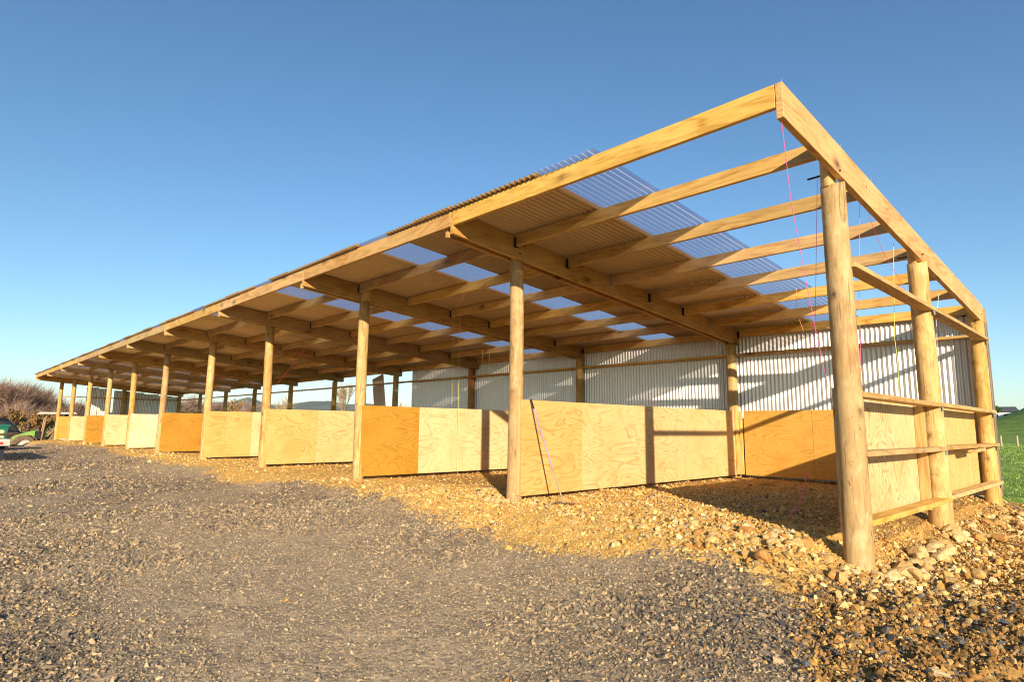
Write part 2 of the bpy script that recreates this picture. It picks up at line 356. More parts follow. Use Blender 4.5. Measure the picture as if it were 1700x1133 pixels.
def dustf(x, y):
    v = sst(.40, .60, fbm(x * .55 + 3, y * .55 + .35 * x, 4, 77)) * .75 + .25 * sst(.4, .6, fbm(x * 2.2, y * 2.2, 3, 78))
    for cx_, cy_, r_, a_ in ((-1.9, -5.0, .9, -.9), (-.25, -2.7, 1.0, -.8), (-2.9, -3.4, 1.5, .6), (-1.2, -3.9, .9, .6), (-6, -4.6, 1.5, -.5), (-5.5, -2.6, 2.2, .35)): v = v + a_ * np.exp(-((x - cx_) ** 2 + (y - cy_) ** 2) / r_ ** 2)
    return np.clip(v, 0, 1)
rs = np.concatenate([[.02], .5 * 1.0118 ** np.arange(0, 860)]); rs = rs[rs < 9000]
x, y, f = polar(rs, th); z = height(x, y)
d_ = np.hypot(x - CAM.x, y - CAM.y)
fm = fill_mask(x, y)
grass = np.clip(sst(6.75, 7.2, y + .5 * (fbm(x * 2, y * 2, 3, 8) - .5)) + (1 - sst(-60, -52, x)) * .3 + sst(9, 12, x) , 0, 1)
dust = dustf(x, y)
dirt = sst(-.6, .5, x + .35 * (y + 1.2) * (y < -1) ) * sst(-6, -3, y) * fm
inside = ((x > -40) & (x < -.1) & (y > .8) & (y < 6.2)) * .55  # ground under the roof painted darker, shade put into the soil colour
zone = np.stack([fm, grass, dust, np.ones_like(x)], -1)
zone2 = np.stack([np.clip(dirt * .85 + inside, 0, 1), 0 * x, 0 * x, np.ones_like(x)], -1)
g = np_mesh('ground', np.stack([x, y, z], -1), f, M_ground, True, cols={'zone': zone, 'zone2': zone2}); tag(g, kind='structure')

# distant hills
def hills_mat():
    t = NT('far_hills'); tc = t.n('ShaderNodeTexCoord'); n = t.noise(tc.outputs['Object'], .0022, 5, .65); v = t.voro(tc.outputs['Object'], .004)
    c = t.mix(t.ramp(n.outputs['Fac'], [(.42, G3(0)), (.58, G3(1))]), (.035, .05, .018), (.11, .14, .05)); s = t.n('ShaderNodeSeparateColor'); t.l(v.outputs['Color'], s.inputs[0])
    c = t.mix(t.math('MULTIPLY', s.outputs[0], .4), c, (.14, .13, .06)); t.l(c, t.b.inputs['Base Color']); t.set(Roughness=.95); return t.m
HP = [(0, 690), (110, 686), (250, 684), (300, 682), (340, 672), (360, 668), (385, 668), (400, 663), (412, 660), (425, 664), (445, 672), (470, 673), (520, 668), (545, 666), (575, 672), (600, 671), (625, 673), (660, 681), (700, 686), (900, 690), (1300, 700), (1700, 702)]
def azim(px): return math.atan2(*(lambda d: (d.y, d.x))(cf * 1018.48 + cr * (px - 850) - cu * (700 - 566.5)))
def azh(px, py):
    d = cf * 1018.48 + cr * (px - 850) - cu * (py - 566.5); return math.atan2(d.y, d.x), d.z / math.hypot(d.x, d.y)
hz = [azh(*p) for p in HP]
ha = np.array([a for a, _ in hz])[::-1]; ht = np.array([b for _, b in hz])[::-1]
ths = np.linspace(ha[0] - .4, ha[-1] + .4, 700); rr = np.linspace(2400, 5200, 60)
x, y, f = polar(rr, ths); dd = np.hypot(x - CAM.x, y - CAM.y); aa = np.arctan2(y - CAM.y, x - CAM.x); aa = np.where(aa < -1, aa + 2 * math.pi, aa)
crest = np.interp(aa, ha, ht) * 4000
prof = np.where(dd < 4000, sst(2400, 4000, dd), 1 - .5 * sst(4000, 5200, dd))
z = (crest + 20) * prof * (.86 + .28 * fbm(x / 400, y / 400, 4, 61) * (dd < 3800) + .14 * (dd >= 3800)) - 20
h = np_mesh('hills', np.stack([x, y, z], -1), f, hills_mat(), True); tag(h, kind='structure')

# ------------------------------------------------------------------ loose stone (stuff)
def ico():
    p = (1 + 5 ** .5) / 2; v = np.array([(-1, p, 0), (1, p, 0), (-1, -p, 0), (1, -p, 0), (0, -1, p), (0, 1, p), (0, -1, -p), (0, 1, -p), (p, 0, -1), (p, 0, 1), (-p, 0, -1), (-p, 0, 1)], float) / 1.9
    f = np.array([(0, 11, 5), (0, 5, 1), (0, 1, 7), (0, 7, 10), (0, 10, 11), (1, 5, 9), (5, 11, 4), (11, 10, 2), (10, 7, 6), (7, 1, 8), (3, 9, 4), (3, 4, 2), (3, 2, 6), (3, 6, 8), (3, 8, 9), (4, 9, 5), (2, 4, 11), (6, 2, 10), (8, 6, 7), (9, 8, 1)]); return v, f
def stones(name, pos, size, tint, flat=(.35, .8), full=False):
    """irregular angular shards"""
    if full:
        n = len(pos); bv, bf = ico(); v = bv[None] * (1 + .28 * (rng.random((n, 12, 1)) - .5)) + .16 * (rng.random((n, 12, 3)) - .5) * 2
        for _ in range(5):   # flat broken faces
            nr = rng.normal(size=(n, 1, 3)); nr /= np.linalg.norm(nr, axis=2, keepdims=True); e = np.maximum((v * nr).sum(2, keepdims=True) - rng.uniform(.4, .75, (n, 1, 1)), 0); v = v - nr * e * .95
        return place_stones(name, v, bf, pos, size, tint, flat)
    n = len(pos); base = np.array([(1, 0, 0), (-1, 0, 0), (0, 1, 0), (0, -1, 0), (0, 0, 1), (0, 0, -1)], float)
    v = base[None] * (1 + .5 * (rng.random((n, 6, 1)) - .5)) + .38 * (rng.random((n, 6, 3)) - .5) * 2
    fb = np.array([(0, 2, 4), (2, 1, 4), (1, 3, 4), (3, 0, 4), (2, 0, 5), (1, 2, 5), (3, 1, 5), (0, 3, 5)])
    return place_stones(name, v, fb, pos, size, tint, flat)
def place_stones(name, v, fb, pos, size, tint, flat):
    n = len(pos); nv = v.shape[1]
    sc3 = np.stack([rng.uniform(.75, 1.35, n), rng.uniform(.6, 1.0, n), rng.uniform(*flat, n)], -1); v = v * sc3[:, None]
    q = rng.normal(size=(n, 4)); q[:, 1:3] *= .55; q /= np.linalg.norm(q, axis=1)[:, None]; a, b, c, d = q.T
    Rm = np.stack([1 - 2 * (c * c + d * d), 2 * (b * c - a * d), 2 * (b * d + a * c), 2 * (b * c + a * d), 1 - 2 * (b * b + d * d), 2 * (c * d - a * b), 2 * (b * d - a * c), 2 * (c * d + a * b), 1 - 2 * (b * b + c * c)], -1).reshape(n, 3, 3)
    v = np.einsum('nij,nkj->nki', Rm, v) * size[:, None, None] + pos[:, None]
    f = (fb[None] + (np.arange(n) * nv)[:, None, None]).reshape(-1, 3)
    tc = np.concatenate([np.repeat(tint, nv, 0), np.ones((n * nv, 1))], 1)
    return np_mesh(name, v.reshape(-1, 3), f, M_stone, False, cols={'tint': tc})
def scatter(n, r0, r1, k, a0=-46, a1=46):
    u = rng.random(n); r = (r0 ** (2 - k) + u * (r1 ** (2 - k) - r0 ** (2 - k))) ** (1 / (2 - k)); a = A0 + np.radians(rng.uniform(a0, a1, n))
    return CAM.x + r * np.cos(a), CAM.y + r * np.sin(a), r
def pick(cols, n, jit=.2):
    c = (np.array(cols) * ((1, .93, .82) if cols is GREY else (1, 1, 1)))[rng.integers(0, len(cols), n)]; return np.clip(c * (1 + jit * rng.normal(size=(n, 1))) , .01, .9)
GREY = [(.06, .056, .054), (.12, .105, .09), (.085, .078, .072), (.26, .205, .145), (.40, .30, .19), (.48, .37, .24), (.11, .10, .098), (.34, .26, .17), (.44, .325, .20), (.38, .27, .16), (.20, .165, .13), (.16, .14, .12), (.30, .23, .155), (.24, .19, .14), (.12, .108, .10)]
ORNG = [(.52, .29, .075), (.58, .34, .10), (.62, .41, .15), (.46, .23, .055), (.64, .46, .21), (.56, .32, .085)]
x, y, r = [np.concatenate(q) for q in zip(scatter(150000, 1.7, 9.5, 1.35), scatter(75000, 6.5, 22, 1.3), scatter(45000, 15, 60, 1.6))]; n = len(x); fmx = fill_mask(x, y) + .5 * (fbm(x * 3, y * 3, 3, 4) - .5) + .9 * (rng.random(n) - .5) * (rng.random(n) < .6)
coarse = fbm(x * .8, y * .8, 3, 55); dst = dustf(x, y)
size = (.0038 + .007 * rng.random(n) ** 3 + .0011 * np.minimum(r, 25) * rng.random(n)) * (.75 + .7 * coarse) * (1.35 - .6 * dst)
size *= np.where(rng.random(n) < .025, 2.0, 1)
grey = fmx < .5; keep = (y < 6.8) & (rng.random(n) > dst * .25 * grey)
inshed = (y > .1) & (x < 0); keep &= ~(inshed & (rng.random(n) < .3))
tint = np.where(grey[:, None], pick(GREY, n), pick(ORNG, n))
tint = np.where(grey[:, None], tint * (1 - .32 * dst[:, None]) + .32 * dst[:, None] * np.array([(.58, .43, .27)]) * rng.uniform(.6, 1.15, (n, 1)), tint)
near_end = (x > -.4) & (fmx > .3); sw = near_end & (rng.random(n) < .72) & (y < -.3); tint[sw] = pick([(.09, .085, .085), (.24, .125, .04), (.34, .18, .05), (.14, .11, .09), (.42, .24, .075), (.17, .09, .035)], n)[sw]
sw = (~grey) & (rng.random(n) < .10); tint[sw] = pick(GREY, n)[sw]
p = np.stack([x, y, height(x, y) + size * .12], -1)
st = grey & keep
tag(stones('gravel', p[st], size[st], tint[st]), kind='stuff', label='grey crushed rock loose over the yard', cat='gravel')
size = np.where(grey, size, size * (.7 + .9 * rng.random(n) ** 4))
st = (~grey) & keep
tag(stones('rubble', p[st], size[st], tint[st], (.5, .95), True), kind='stuff', label='orange broken rock fill loose around the shed', cat='rubble')
# coarser lumps along the banked edge near the corner post
n = 3600; x = rng.normal(-.1, 1.3, n); y = rng.normal(-.2, 1.1, n); k = (x > -3.4) & (x < .9) & (y > -1.15 - .5 * (x > 0)) & (y < 5) & ~((x < -.2) & (y > .6)); k &= fill_mask(x, y) + .6 * (fbm(x * 3, y * 3, 3, 4) - .5) > .75; x, y = x[k], y[k]
x2 = rng.uniform(.05, .75, 900); y2 = rng.uniform(-.4, 5.6, 900); x = np.concatenate([x, x2]); y = np.concatenate([y, y2]); n = len(x)
size = .012 + .028 * rng.random(n) ** 3
tint = pick([(.52, .33, .11), (.56, .38, .15), (.46, .25, .065), (.54, .35, .13), (.40, .20, .05), (.60, .46, .24)], n)
tag(stones('rubble', np.stack([x, y, height(x, y) + size * .3], -1), size, tint, (.6, .95), True), kind='stuff', label='coarse pale and ochre rock lumps banked round the front corner post', cat='rubble')
# dark slate chips in the far right foreground
n = 16000; x = rng.normal(1.5, 1.0, n); y = rng.normal(-1.6, 1.3, n); size = .007 + .016 * rng.random(n) ** 2.5; k = (fill_mask(x, y) + .4 * (fbm(x * 3, y * 3, 3, 4) - .5) > .55) & (x > -.2); x, y, size = x[k], y[k], size[k]; n = len(x)
tag(stones('rubble', np.stack([x, y, height(x, y) + size * .2], -1), size, pick([(.34, .17, .045), (.42, .23, .065), (.26, .13, .038), (.18, .09, .03), (.46, .27, .09), (.13, .075, .035), (.36, .19, .055), (.10, .095, .09)], n), (.5, .95), True), kind='stuff', label='brown and orange dirt clods over the right foreground', cat='rubble')
n = 420; x = rng.normal(1.3, .8, n); y = rng.normal(-1.5, 1.0, n); k = (fill_mask(x, y) > .6) & (x > .1); x, y = x[k], y[k]; n = len(x); size = .018 + .022 * rng.random(n) ** 2
tag(stones('rubble', np.stack([x, y, height(x, y) + size * .1], -1), size, pick([(.40, .21, .055), (.46, .26, .08), (.28, .14, .04), (.54, .36, .15)], n), (.5, .9), True), kind='stuff', label='larger brown clods over the right foreground', cat='rubble')
n = 1500; x = rng.normal(2.0, .9, n); y = rng.normal(-1.3, 1.0, n); size = .009 + .02 * rng.random(n) ** 2
tag(stones('rubble', np.stack([x, y, height(x, y) + size * .3], -1), size, pick([(.07, .072, .08), (.10, .10, .105), (.36, .20, .07), (.24, .13, .045), (.30, .18, .08)], n), (.4, .8), True), kind='stuff', label='dark slate chips mixed in brown dirt at the right edge', cat='rubble')

# bigger single rocks
def rock_mesh(seed, flat=.7):
    r_ = random.Random(seed); mb = MB(); v = []; f = []
    import bmesh
    bm = bmesh.new(); bmesh.ops.create_icosphere(bm, subdivisions=3, radius=1)
    pl = [(Vector((r_.gauss(0, 1), r_.gauss(0, 1), r_.gauss(0, 1))).normalized(), r_.uniform(.55, .85)) for _ in range(13)]
    from mathutils import noise as mn
    for q in bm.verts:
        c = q.co.copy()
        for nrm, dd in pl:
            e = c.dot(nrm) - dd
            if e > 0: c -= nrm * e * .92
        c += c.normalized() * .05 * mn.noise(c * 5 + Vector((seed, 0, 0)))
        q.co = Vector((c.x * 1.15, c.y * .9, c.z * flat))
    me = bpy.data.meshes.new('rock'); bm.to_mesh(me); bm.free(); return me
def rock_mat():
    t = NT('field_rock'); tc = t.n('ShaderNodeTexCoord'); oi = t.n('ShaderNodeObjectInfo'); n = t.noise(tc.outputs['Object'], 2.2, 5, .65); n2 = t.noise(tc.outputs['Object'], 9, 3, .7)
    b = oi.outputs['Color']; c = t.mix(t.ramp(n.outputs['Fac'], [(.4, G3(0)), (.65, G3(.8))]), b, t.mix(1.0, b, (.82, .58, .30), 'MULTIPLY')); c = t.mix(t.ramp(n2.outputs['Fac'], [(.55, G3(0)), (.75, G3(.4))]), c, (.70, .56, .32))
    t.l(c, t.b.inputs['Base Color']); t.set(Roughness=.85); t.bump(n2.outputs['Fac'], .5, .03); return t.m
M_rock = rock_mat(); RM = [rock_mesh(i, .6 + .05 * (i % 4)) for i in range(8)]
for m_ in RM: m_.materials.append(M_rock)
def rock(x, y, s, col, label, group, sink=.25):
    o = bpy.data.objects.new('rock', random.choice(RM)); COL.objects.link(o); z = float(height(x, y))
    o.location = (x, y, z + s * (.55 - sink)); o.scale = (s * random.uniform(.8, 1.2), s * random.uniform(.8, 1.15), s * random.uniform(.8, 1.1)); o.rotation_euler = (random.uniform(-.4, .4), random.uniform(-.4, .4), random.uniform(0, 6.3)); o.color = (*col, 1)
    tag(o, label, 'rock', group); return o
pale = [(.62, .44, .19), (.68, .52, .27), (.56, .36, .13), (.50, .27, .075)]
for i in range(40):
    yy = random.uniform(-.3, 5.4); xx = random.uniform(.14, .62) + (.12 if yy < 1.5 else 0)
    rock(xx, yy, random.uniform(.035, .085) , random.choice(pale), 'pale ochre rock banked along the foot of the open end wall', 'rocks banked under the end wall')
for i in range(40):
    xx = random.gauss(-.75, .55); yy = random.gauss(-.35, .22)
    if -.16 < xx < .16 and -.16 < yy < .16: continue
    rock(min(xx, .3), yy, random.uniform(.03, .068), random.choice(pale), 'ochre rock in the rubble bank in front of the corner post', 'rocks in front of the corner post')
for i in range(34):
    i_ = random.choice([1, 1, 1, 2, 2, 3, 4]); 
    rock(-3.957 * i_ + random.gauss(0, .22), random.gauss(-.2, .1), random.uniform(.03, .06), (.66, .48, .24), 'pale rock packed round the foot of a front pole', 'rocks packed round the front poles')
for i in range(24):
    yy = -.15 + i * .115 + random.uniform(-.06, .06); rock(random.uniform(.15, .36), yy, random.uniform(.05, .095), random.choice(pale[:3]), 'large pale block of rock in the bank between the corner pole and the middle pole', 'large blocks by the corner pole', .15)
rock(1.55, -2.05, .07, (.72, .62, .44), 'rounded cream rock lying alone in the brown dirt right foreground', None)
rock(.98, -2.12, .05, (.70, .56, .34), 'smaller cream rock lying in ochre dirt, nearest the bottom right of the photo', None)
rock(1.6, -1.0, .06, (.66, .58, .44), 'grey cream rock half sunk in dirt right of the pale bank', None)
rock(.08, -.62, .07, (.66, .38, .13), 'orange rock leaning at the front of the corner pole', None)
rock(-.42, -.78, .085, (.50, .25, .07), 'rusty brown rock low in the bank left of the corner pole', None)

# ------------------------------------------------------------------ grass blades (stuff)
def blades():
    n = 60000; k = 1.4; u = rng.random(n); r = (11.6 ** (2 - k) + u * (75 ** (2 - k) - 11.6 ** (2 - k))) ** (1 / (2 - k)); a = np.radians(rng.uniform(78, 101, n))
    x = CAM.x + r * np.cos(a); y = CAM.y + r * np.sin(a); ok = y > 6.9; x, y, r = x[ok], y[ok], r[ok]; n = len(x)
    hgt = (.014 + .022 * rng.random(n)) * (1 + r / 60) * (.5 + fbm(x, y, 3, 12)); wd = .003 + r * .0005; t = rng.uniform(0, 6.28, n); ln = rng.normal(0, .4, (n, 2)) * hgt[:, None]
    z = height(x, y) - .01; dx = np.cos(t) * wd; dy = np.sin(t) * wd
    v = np.stack([np.stack([x - dx, y - dy, z], -1), np.stack([x + dx, y + dy, z], -1), np.stack([x + ln[:, 0], y + ln[:, 1], z + hgt], -1)], 1)
    tt = pick([(.15, .24, .03), (.18, .27, .038), (.22, .30, .05), (.16, .25, .032)], n); tc = np.concatenate([np.repeat(tt, 3, 0), np.ones((n * 3, 1))], 1)
    t_ = NT('grass_blade'); a_ = t_.n('ShaderNodeVertexColor', layer_name='tint'); t_.l(a_.outputs[0], t_.b.inputs['Base Color']); t_.set(Roughness=.6)
    return np_mesh('grass', v.reshape(-1, 3), np.arange(n * 3).reshape(-1, 3), t_.m, False, cols={'tint': tc})
tag(blades(), 'green pasture grass behind the end of the shed', 'grass', kind='stuff')

# ------------------------------------------------------------------ the shed
B = 3.9577; D = 5.985; RH = .285
FX = [0, -3.95, -7.79, -11.87, -15.63, -19.85, -23.76, -27.71, -31.56, -35.62, -39.5]
BX = [.0, -3.946, -7.865, -11.95, -15.864, -20.1, -24.0, -27.93, -31.8, -35.8, -39.65]
LX = [-i * B for i in range(11)]                                      # rafter lines
US = lambda y: 3.188 - .0856 * y                                      # underside of the rafters
def gz(x, y): return float(height(x, y))
shed = empty('open_shed', (0, 0, 0), 'long open-sided timber pole shed with corrugated roof, unfinished at the near end', 'shed')
def pole(x, y, ztop, r0, r1, tongue=None, seed=0, half=False):
    rn = random.Random(seed); zb = gz(x, y) - .25; n = 28; S = 22; mb = MB(); v = []; f = []
    ph = [rn.uniform(0, 6.3) for _ in range(6)]
    for i in range(n + 1):
        t = i / n; z = zb + (ztop - zb) * t; r = r0 + (r1 - r0) * t
        cx = .012 * math.sin(t * 3 + ph[0]); cy = .012 * math.sin(t * 2.6 + ph[1])
        for k in range(S):
            a = 2 * math.pi * k / S
            rr = r * (1 + .018 * math.sin(2 * a + ph[2] + t * 2) + .012 * math.sin(3 * a + ph[3] - t * 5) + .010 * math.sin(5 * a + t * 23 + ph[4]) + .008 * math.sin(a * 2 + t * 51 + ph[5]))
            zz = z
            if half and i == n: zz = z - max(0, math.cos(a)) * .0 + .03 * math.sin(a)
            v.append((x + cx + rr * math.cos(a), y + cy + rr * math.sin(a), zz))
    for i in range(n):
        for k in range(S): a = i * S + k; b = i * S + (k + 1) % S; f.append((a, b, b + S, a + S))
    f.append(tuple(range(n * S, n * S + S)))
    mb.add(v, f)
    o = mb.build('post', M_post, shed, True, loc=(x, y, zb))
    if tongue:
        x0, x1, zt = tongue; t = MB()
        if half:
            k_ = 14; lo = [(x + x1, y - r1 * .97)] + [(x + x1 - (x1 - x0) * math.sin(math.pi * q / k_) , y - r1 * .97 * math.cos(math.pi * q / k_)) for q in range(1, k_)] + [(x + x1, y + r1 * .97)]
            m_ = len(lo); t.add([(a, b, ztop - .04) for a, b in lo] + [(a, b, zt) for a, b in lo], [tuple(range(m_)), tuple(range(m_, 2 * m_))[::-1]] + [(q, m_ + q, m_ + (q + 1) % m_, (q + 1) % m_) for q in range(m_)])
        else: w2 = r1 * .82; t.box((x + x0, y - w2, ztop - .04), (x + x1, y + w2, zt))
        t.build('post_tongue', M_vert, o).matrix_parent_inverse = Matrix.Translation((-x, -y, -zb))
    return o
for i in range(11):
    single = i in (0,)
    a, b = (-.096, -.004) if i == 0 else (-.02, .05)
    top = US(0) - (.0 if i else .055)
    pole(FX[i], 0, top if i else 3.13, .098 if i else .113, .090 if i else .096, (a, b, US(0) + RH - .03), i + 1, half=i == 0)
    top = US(D)
    pole(BX[i], D, top, .104, .095, (a, b, US(D) + RH - .03), i + 40)
pole(.01, 2.68, US(2.68) - .01, .122, .100, (-.10, -.004, US(2.68) + RH - .04), 90, half=True)
pole(LX[10], 3.0, US(3), .12, .105, None, 91)
# bolts in the near posts
for px_, yy, zz in ((-.2, -.02, 3.22), (-.19, 2.66, US(2.68) + .07), (-.19, D, US(D) + .1)):
    MB().tube([(px_, yy, zz), (.075, yy, zz + .004)], .009, 6).build('bolt', M_bolt, shed)
for i in range(1, 5):
    for yy, dz in ((-.04, .08), (.045, .20), (D - .04, .08), (D + .04, .2)):
        zz = US(yy) + dz; MB().tube([(LX[i] - .098, yy, zz), (LX[i] + .13, yy, zz)], .010, 8).build('bolt', M_bolt, shed)
# rafters
def rafter(x0, x1, ya, yb, seg=10, seed=0):
    rn = random.Random(seed); v = []; f = []
    for i in range(seg + 1):
        y_ = ya + (yb - ya) * i / seg; wv = .004 * math.sin(i * .7 + seed)
        zl = US(y_) + .003 * math.sin(i * .9 + seed * 2); zh = US(y_) + RH - .001
        if i == 0: pass
        v += [(x0 + wv, y_, zl), (x1 + wv, y_, zl), (x1 + wv, y_, zh), (x0 + wv, y_, zh)]
    for i in range(seg):
        for k in range(4): a = i * 4 + k; b = i * 4 + (k + 1) % 4; f.append((a, b, b + 4, a + 4))
    f += [(3, 2, 1, 0), (seg * 4, seg * 4 + 1, seg * 4 + 2, seg * 4 + 3)]
    return MB().add(v, f).build('rafter', M_raft, shed, bevel=.003)
rafter(.008, .062, -1.165, 6.17, seed=1)
for i in range(1, 11):
    rafter(LX[i] + .066, LX[i] + .116, -1.165, 6.12, seed=i * 2)
    rafter(LX[i] - .088, LX[i] - .038, -1.115 if i < 10 else -1.165, 6.12, seed=i * 2 + 1)
# purlins: fascia + seven rows in every bay
def purlin_mesh(L, hgt, name, warp=.003, seed=0):
    mb = MB(); mb.beam((0, 0, 0), (L, 0, 0), .045, hgt, seg=8, warp=warp); return mb
prot = {}
for i in range(10):
    xr = .006 if i == 0 else LX[i] - .09; xl = LX[i + 1] + .118
    if i == 9: xl = LX[10] + .118
    # fascia runs across the front of the left rafter of each pair
    xr_f = .006 if i == 0 else LX[i] + .064
    xl_f = xl
    mb = MB(); ft = US(-1.14) + RH
    mb.beam((xl_f, -1.1435, ft - .093 - .001), (xr_f, -1.1435, ft - .093 - .001), .045, .186, seg=8, warp=.002)
    mb.build('fascia_purlin', M_purl, shed, bevel=.003)
    for k in range(1, 8):
        yy = -1.16 + 1.03 * k; zt = US(yy) + RH + .0; h_ = .148
        mb = MB(); mb.beam((xl, yy, zt - h_ / 2), (xr, yy, zt - h_ / 2), .045, h_, seg=8, warp=.004 * math.sin(i * 3 + k))
        o = mb.build('purlin', M_purl, shed, loc=((xl + xr) / 2, yy, zt - h_ / 2), bevel=.003)
        if i < 6:
            hb = MB().box((xl + .0015, yy - .027, zt - h_ - .004), (xl + .045, yy + .027, zt - .02))
            hb.build('joist_hanger', M_steel if (i + k) % 3 == 0 else M_bolt, o).matrix_parent_inverse = Matrix.Translation((-(xl + xr) / 2, -yy, -(zt - h_ / 2)))
# corrugated sheets
def corr(length, width, amp=.0125, pitch=.0762, thick=.0012, per=8, shift=0.0):
    n = max(2, int(round(width / pitch * per))); us = np.linspace(0, width, n + 1); zz = amp * np.cos(2 * math.pi * (us - shift) / pitch)
    top = [(u_, 0, z_ + thick) for u_, z_ in zip(us, zz)] + [(u_, length, z_ + thick) for u_, z_ in zip(us, zz)]
    bot = [(u_, 0, z_) for u_, z_ in zip(us, zz)] + [(u_, length, z_) for u_, z_ in zip(us, zz)]
    m = n + 1; f = []
    for k in range(n):
        f.append((k, k + 1, m + k + 1, m + k)); f.append((2 * m + k + 1, 2 * m + k, 3 * m + k, 3 * m + k + 1))
        f.append((k, 2 * m + k, 2 * m + k + 1, k + 1)); f.append((m + k, m + k + 1, 3 * m + k + 1, 3 * m + k))
    f.append((0, m, 3 * m, 2 * m)); f.append((n, 2 * m + n, 3 * m + n, m + n))
    return top + bot, f
def corr_obj(name, M4, length, width, mat, parent, solid=True, **k):
    v, f = corr(length, width, **k)
    if not solid:
        m = len(v) // 4; n = m - 1; v = v[:2 * m]; f = [(q, q + 1, m + q + 1, m + q) for q in range(n)]
    me = bpy.data.meshes.new(name); me.from_pydata(v, [], f); me.materials.append(mat); me.polygons.foreach_set('use_smooth', [True] * len(me.polygons)); me.update()
    o = bpy.data.objects.new(name, me); COL.objects.link(o); o.parent = parent; o.matrix_local = M4
    if solid:
        try: me.set_sharp_from_angle(angle=R(50))
        except Exception: pass
    return o
clears = [-1.66, -5.22, -9.04, -12.6, -16.1] + [-16.1 - 3.78 * k for k in range(1, 6)]
edges = []                                                            # (x_right, width, clear)
for j, xc in enumerate(clears):
    edges.append((xc, .762, True)); nx = clears[j + 1] if j + 1 < len(clears) else -39.85
    gap = (xc - .762) - nx; nn = max(1, round(gap / .762))
    for q in range(nn): edges.append((xc - .762 - q * gap / nn, gap / nn, False))
slope = math.atan(-.0856); Ls = (6.33 + 1.225) / math.cos(slope)
for j, (xr, wd, cl) in enumerate(edges):
    x0 = xr - wd - .03; up = .0125 + (.0016 if j % 2 else 0) + (.0016 if cl else 0)
    y0 = -1.225 - (.02 if j % 3 == 0 else 0) + (.012 if cl else 0)
    M4 = Matrix.Translation((x0, y0, US(y0) + RH + up)) @ Matrix.Rotation(slope, 4, 'X') @ Matrix.Rotation(R(0), 4, 'Z')
    corr_obj('clear_roof_sheet' if cl else 'roof_sheet', M4, Ls + random.uniform(-.02, .02), wd + .03, M_clear if cl else M_rfs, shed, solid=not cl, per=8 if j < 18 else 6, shift=.03, pitch=wd / round(wd / .0762))
# back wall cladding: from the near end to part-way along the fourth bay
Mw = lambda x, y, z: Matrix.Translation((x, y, z)) @ Matrix.Rotation(math.pi / 2, 4, 'X')
xx = .108
while xx > -15.0:
    zb = .05; corr_obj('wall_sheet', Mw(xx - .762 - .02, D + .155 + (.0016 if int(round(xx / .762)) % 2 else 0), zb), US(D + .15) + RH - .06 - zb, .782, M_zinc, shed, shift=.02, amp=.0145); xx -= .762
# left end cladding
Me = lambda x, y, z: Matrix.Translation((x, y, z)) @ Matrix.Rotation(math.pi / 2, 4, 'Z') @ Matrix.Rotation(math.pi / 2, 4, 'X')
for y0, wd in ((1.2, .55), (1.76, .55), (2.52, .75), (3.28, .78), (4.04, .78), (4.8, .78), (5.56, .5)):
    corr_obj('wall_sheet', Me(LX[10] - .16 - (.0015 if int(y0 * 2) % 2 else 0), y0, .05), US(y0 + wd) - .02 - .05, wd + .01, M_zinc, shed, amp=.0145)
# girts on the back wall and left end
for i in range(10):
    a = BX[i + 1]; b = BX[i]
    MB().beam((a + .001, 6.02, 2.455), (b - .001, 6.02, 2.455), .14, .045, seg=6, warp=.003).build('girt', M_purl, shed, bevel=.003)
MB().beam((LX[10], .05, 2.44), (LX[10], 2.99, 2.44), .14, .045).build('girt', M_raft, shed); MB().beam((LX[10], 3.01, 2.44), (LX[10], 5.9, 2.44), .14, .045).build('girt', M_raft, shed)
# flat boards nailed between the end-wall posts (near end)
for z_, dz in ((2.385, 0), (1.292, 0), (.812, 0), (.272, -.01)):
    MB().beam((.068, -.0, z_), (.068, 2.74, z_ + dz), .135, .045, seg=6, warp=.003).build('end_wall_board', M_raft, shed, bevel=.003)
    MB().beam((.064, 2.765, z_ + .004), (.064, 6.03, z_ + dz * .5 + .004), .135, .045, seg=6, warp=.003).build('end_wall_board', M_raft, shed, bevel=.003)
    for yb in (2.66, 5.94):
        MB().box((.128, yb - .02, z_ - .07), (.131, yb + .05, z_ - .024)).box((.03, yb - .02, z_ - .0255), (.131, yb + .05, z_ - .0235)).build('angle_bracket', M_steel, shed)
MB().beam((.09, 4.25, .755), (.09, 4.9, .770), .09, .04).build('end_wall_board', M_raft, shed)
# end-wall plywood, inside the posts
YEL = (.63, .425, .19); PALE = (.66, .48, .25); ORG = (.58, .315, .06); ORD = (.43, .215, .02); HON = (.60, .36, .12); CRM = (.72, .57, .36)
ewx = -.118
for y0, y1, c in ((.06, 2.58, PALE), (2.60, 5.02, (.66, .43, .16)), (5.025, 5.86, (.66, .43, .16))):
    MB().box((ewx - .018, y0, .16), (ewx, y1, 1.36)).build('plywood_sheet', M_plyV, shed, loc=(ewx, (y0 + y1) / 2, .76), color=c)
MB().box((-.115, 2.50, .15), (-.02, 2.56, 1.34)).build('batten', M_vert, shed, bevel=.002)
# back-wall plywood of the first two bays
ywb = 5.86
for xa, xb, c in ((-3.70, -2.45, ORG), (-2.445, -.14, ORG), (-7.62, -6.45, HON), (-6.445, -4.08, YEL)):
    MB().box((xa, ywb, .15), (xb, ywb + .018, 1.355)).build('plywood_sheet', M_plyX, shed, loc=((xa + xb) / 2, ywb, .75), color=c)
MB().box((-3.765, 5.80, .16), (-3.72, 5.855, 1.345)).box((-3.818, 5.74, .16), (-3.78, 5.80, 1.345)).build('batten', M_vert, shed, bevel=.002)
MB().beam((-3.7, 5.93, .3), (-.14, 5.93, .3), .09, .045).build('rail', M_purl, shed)
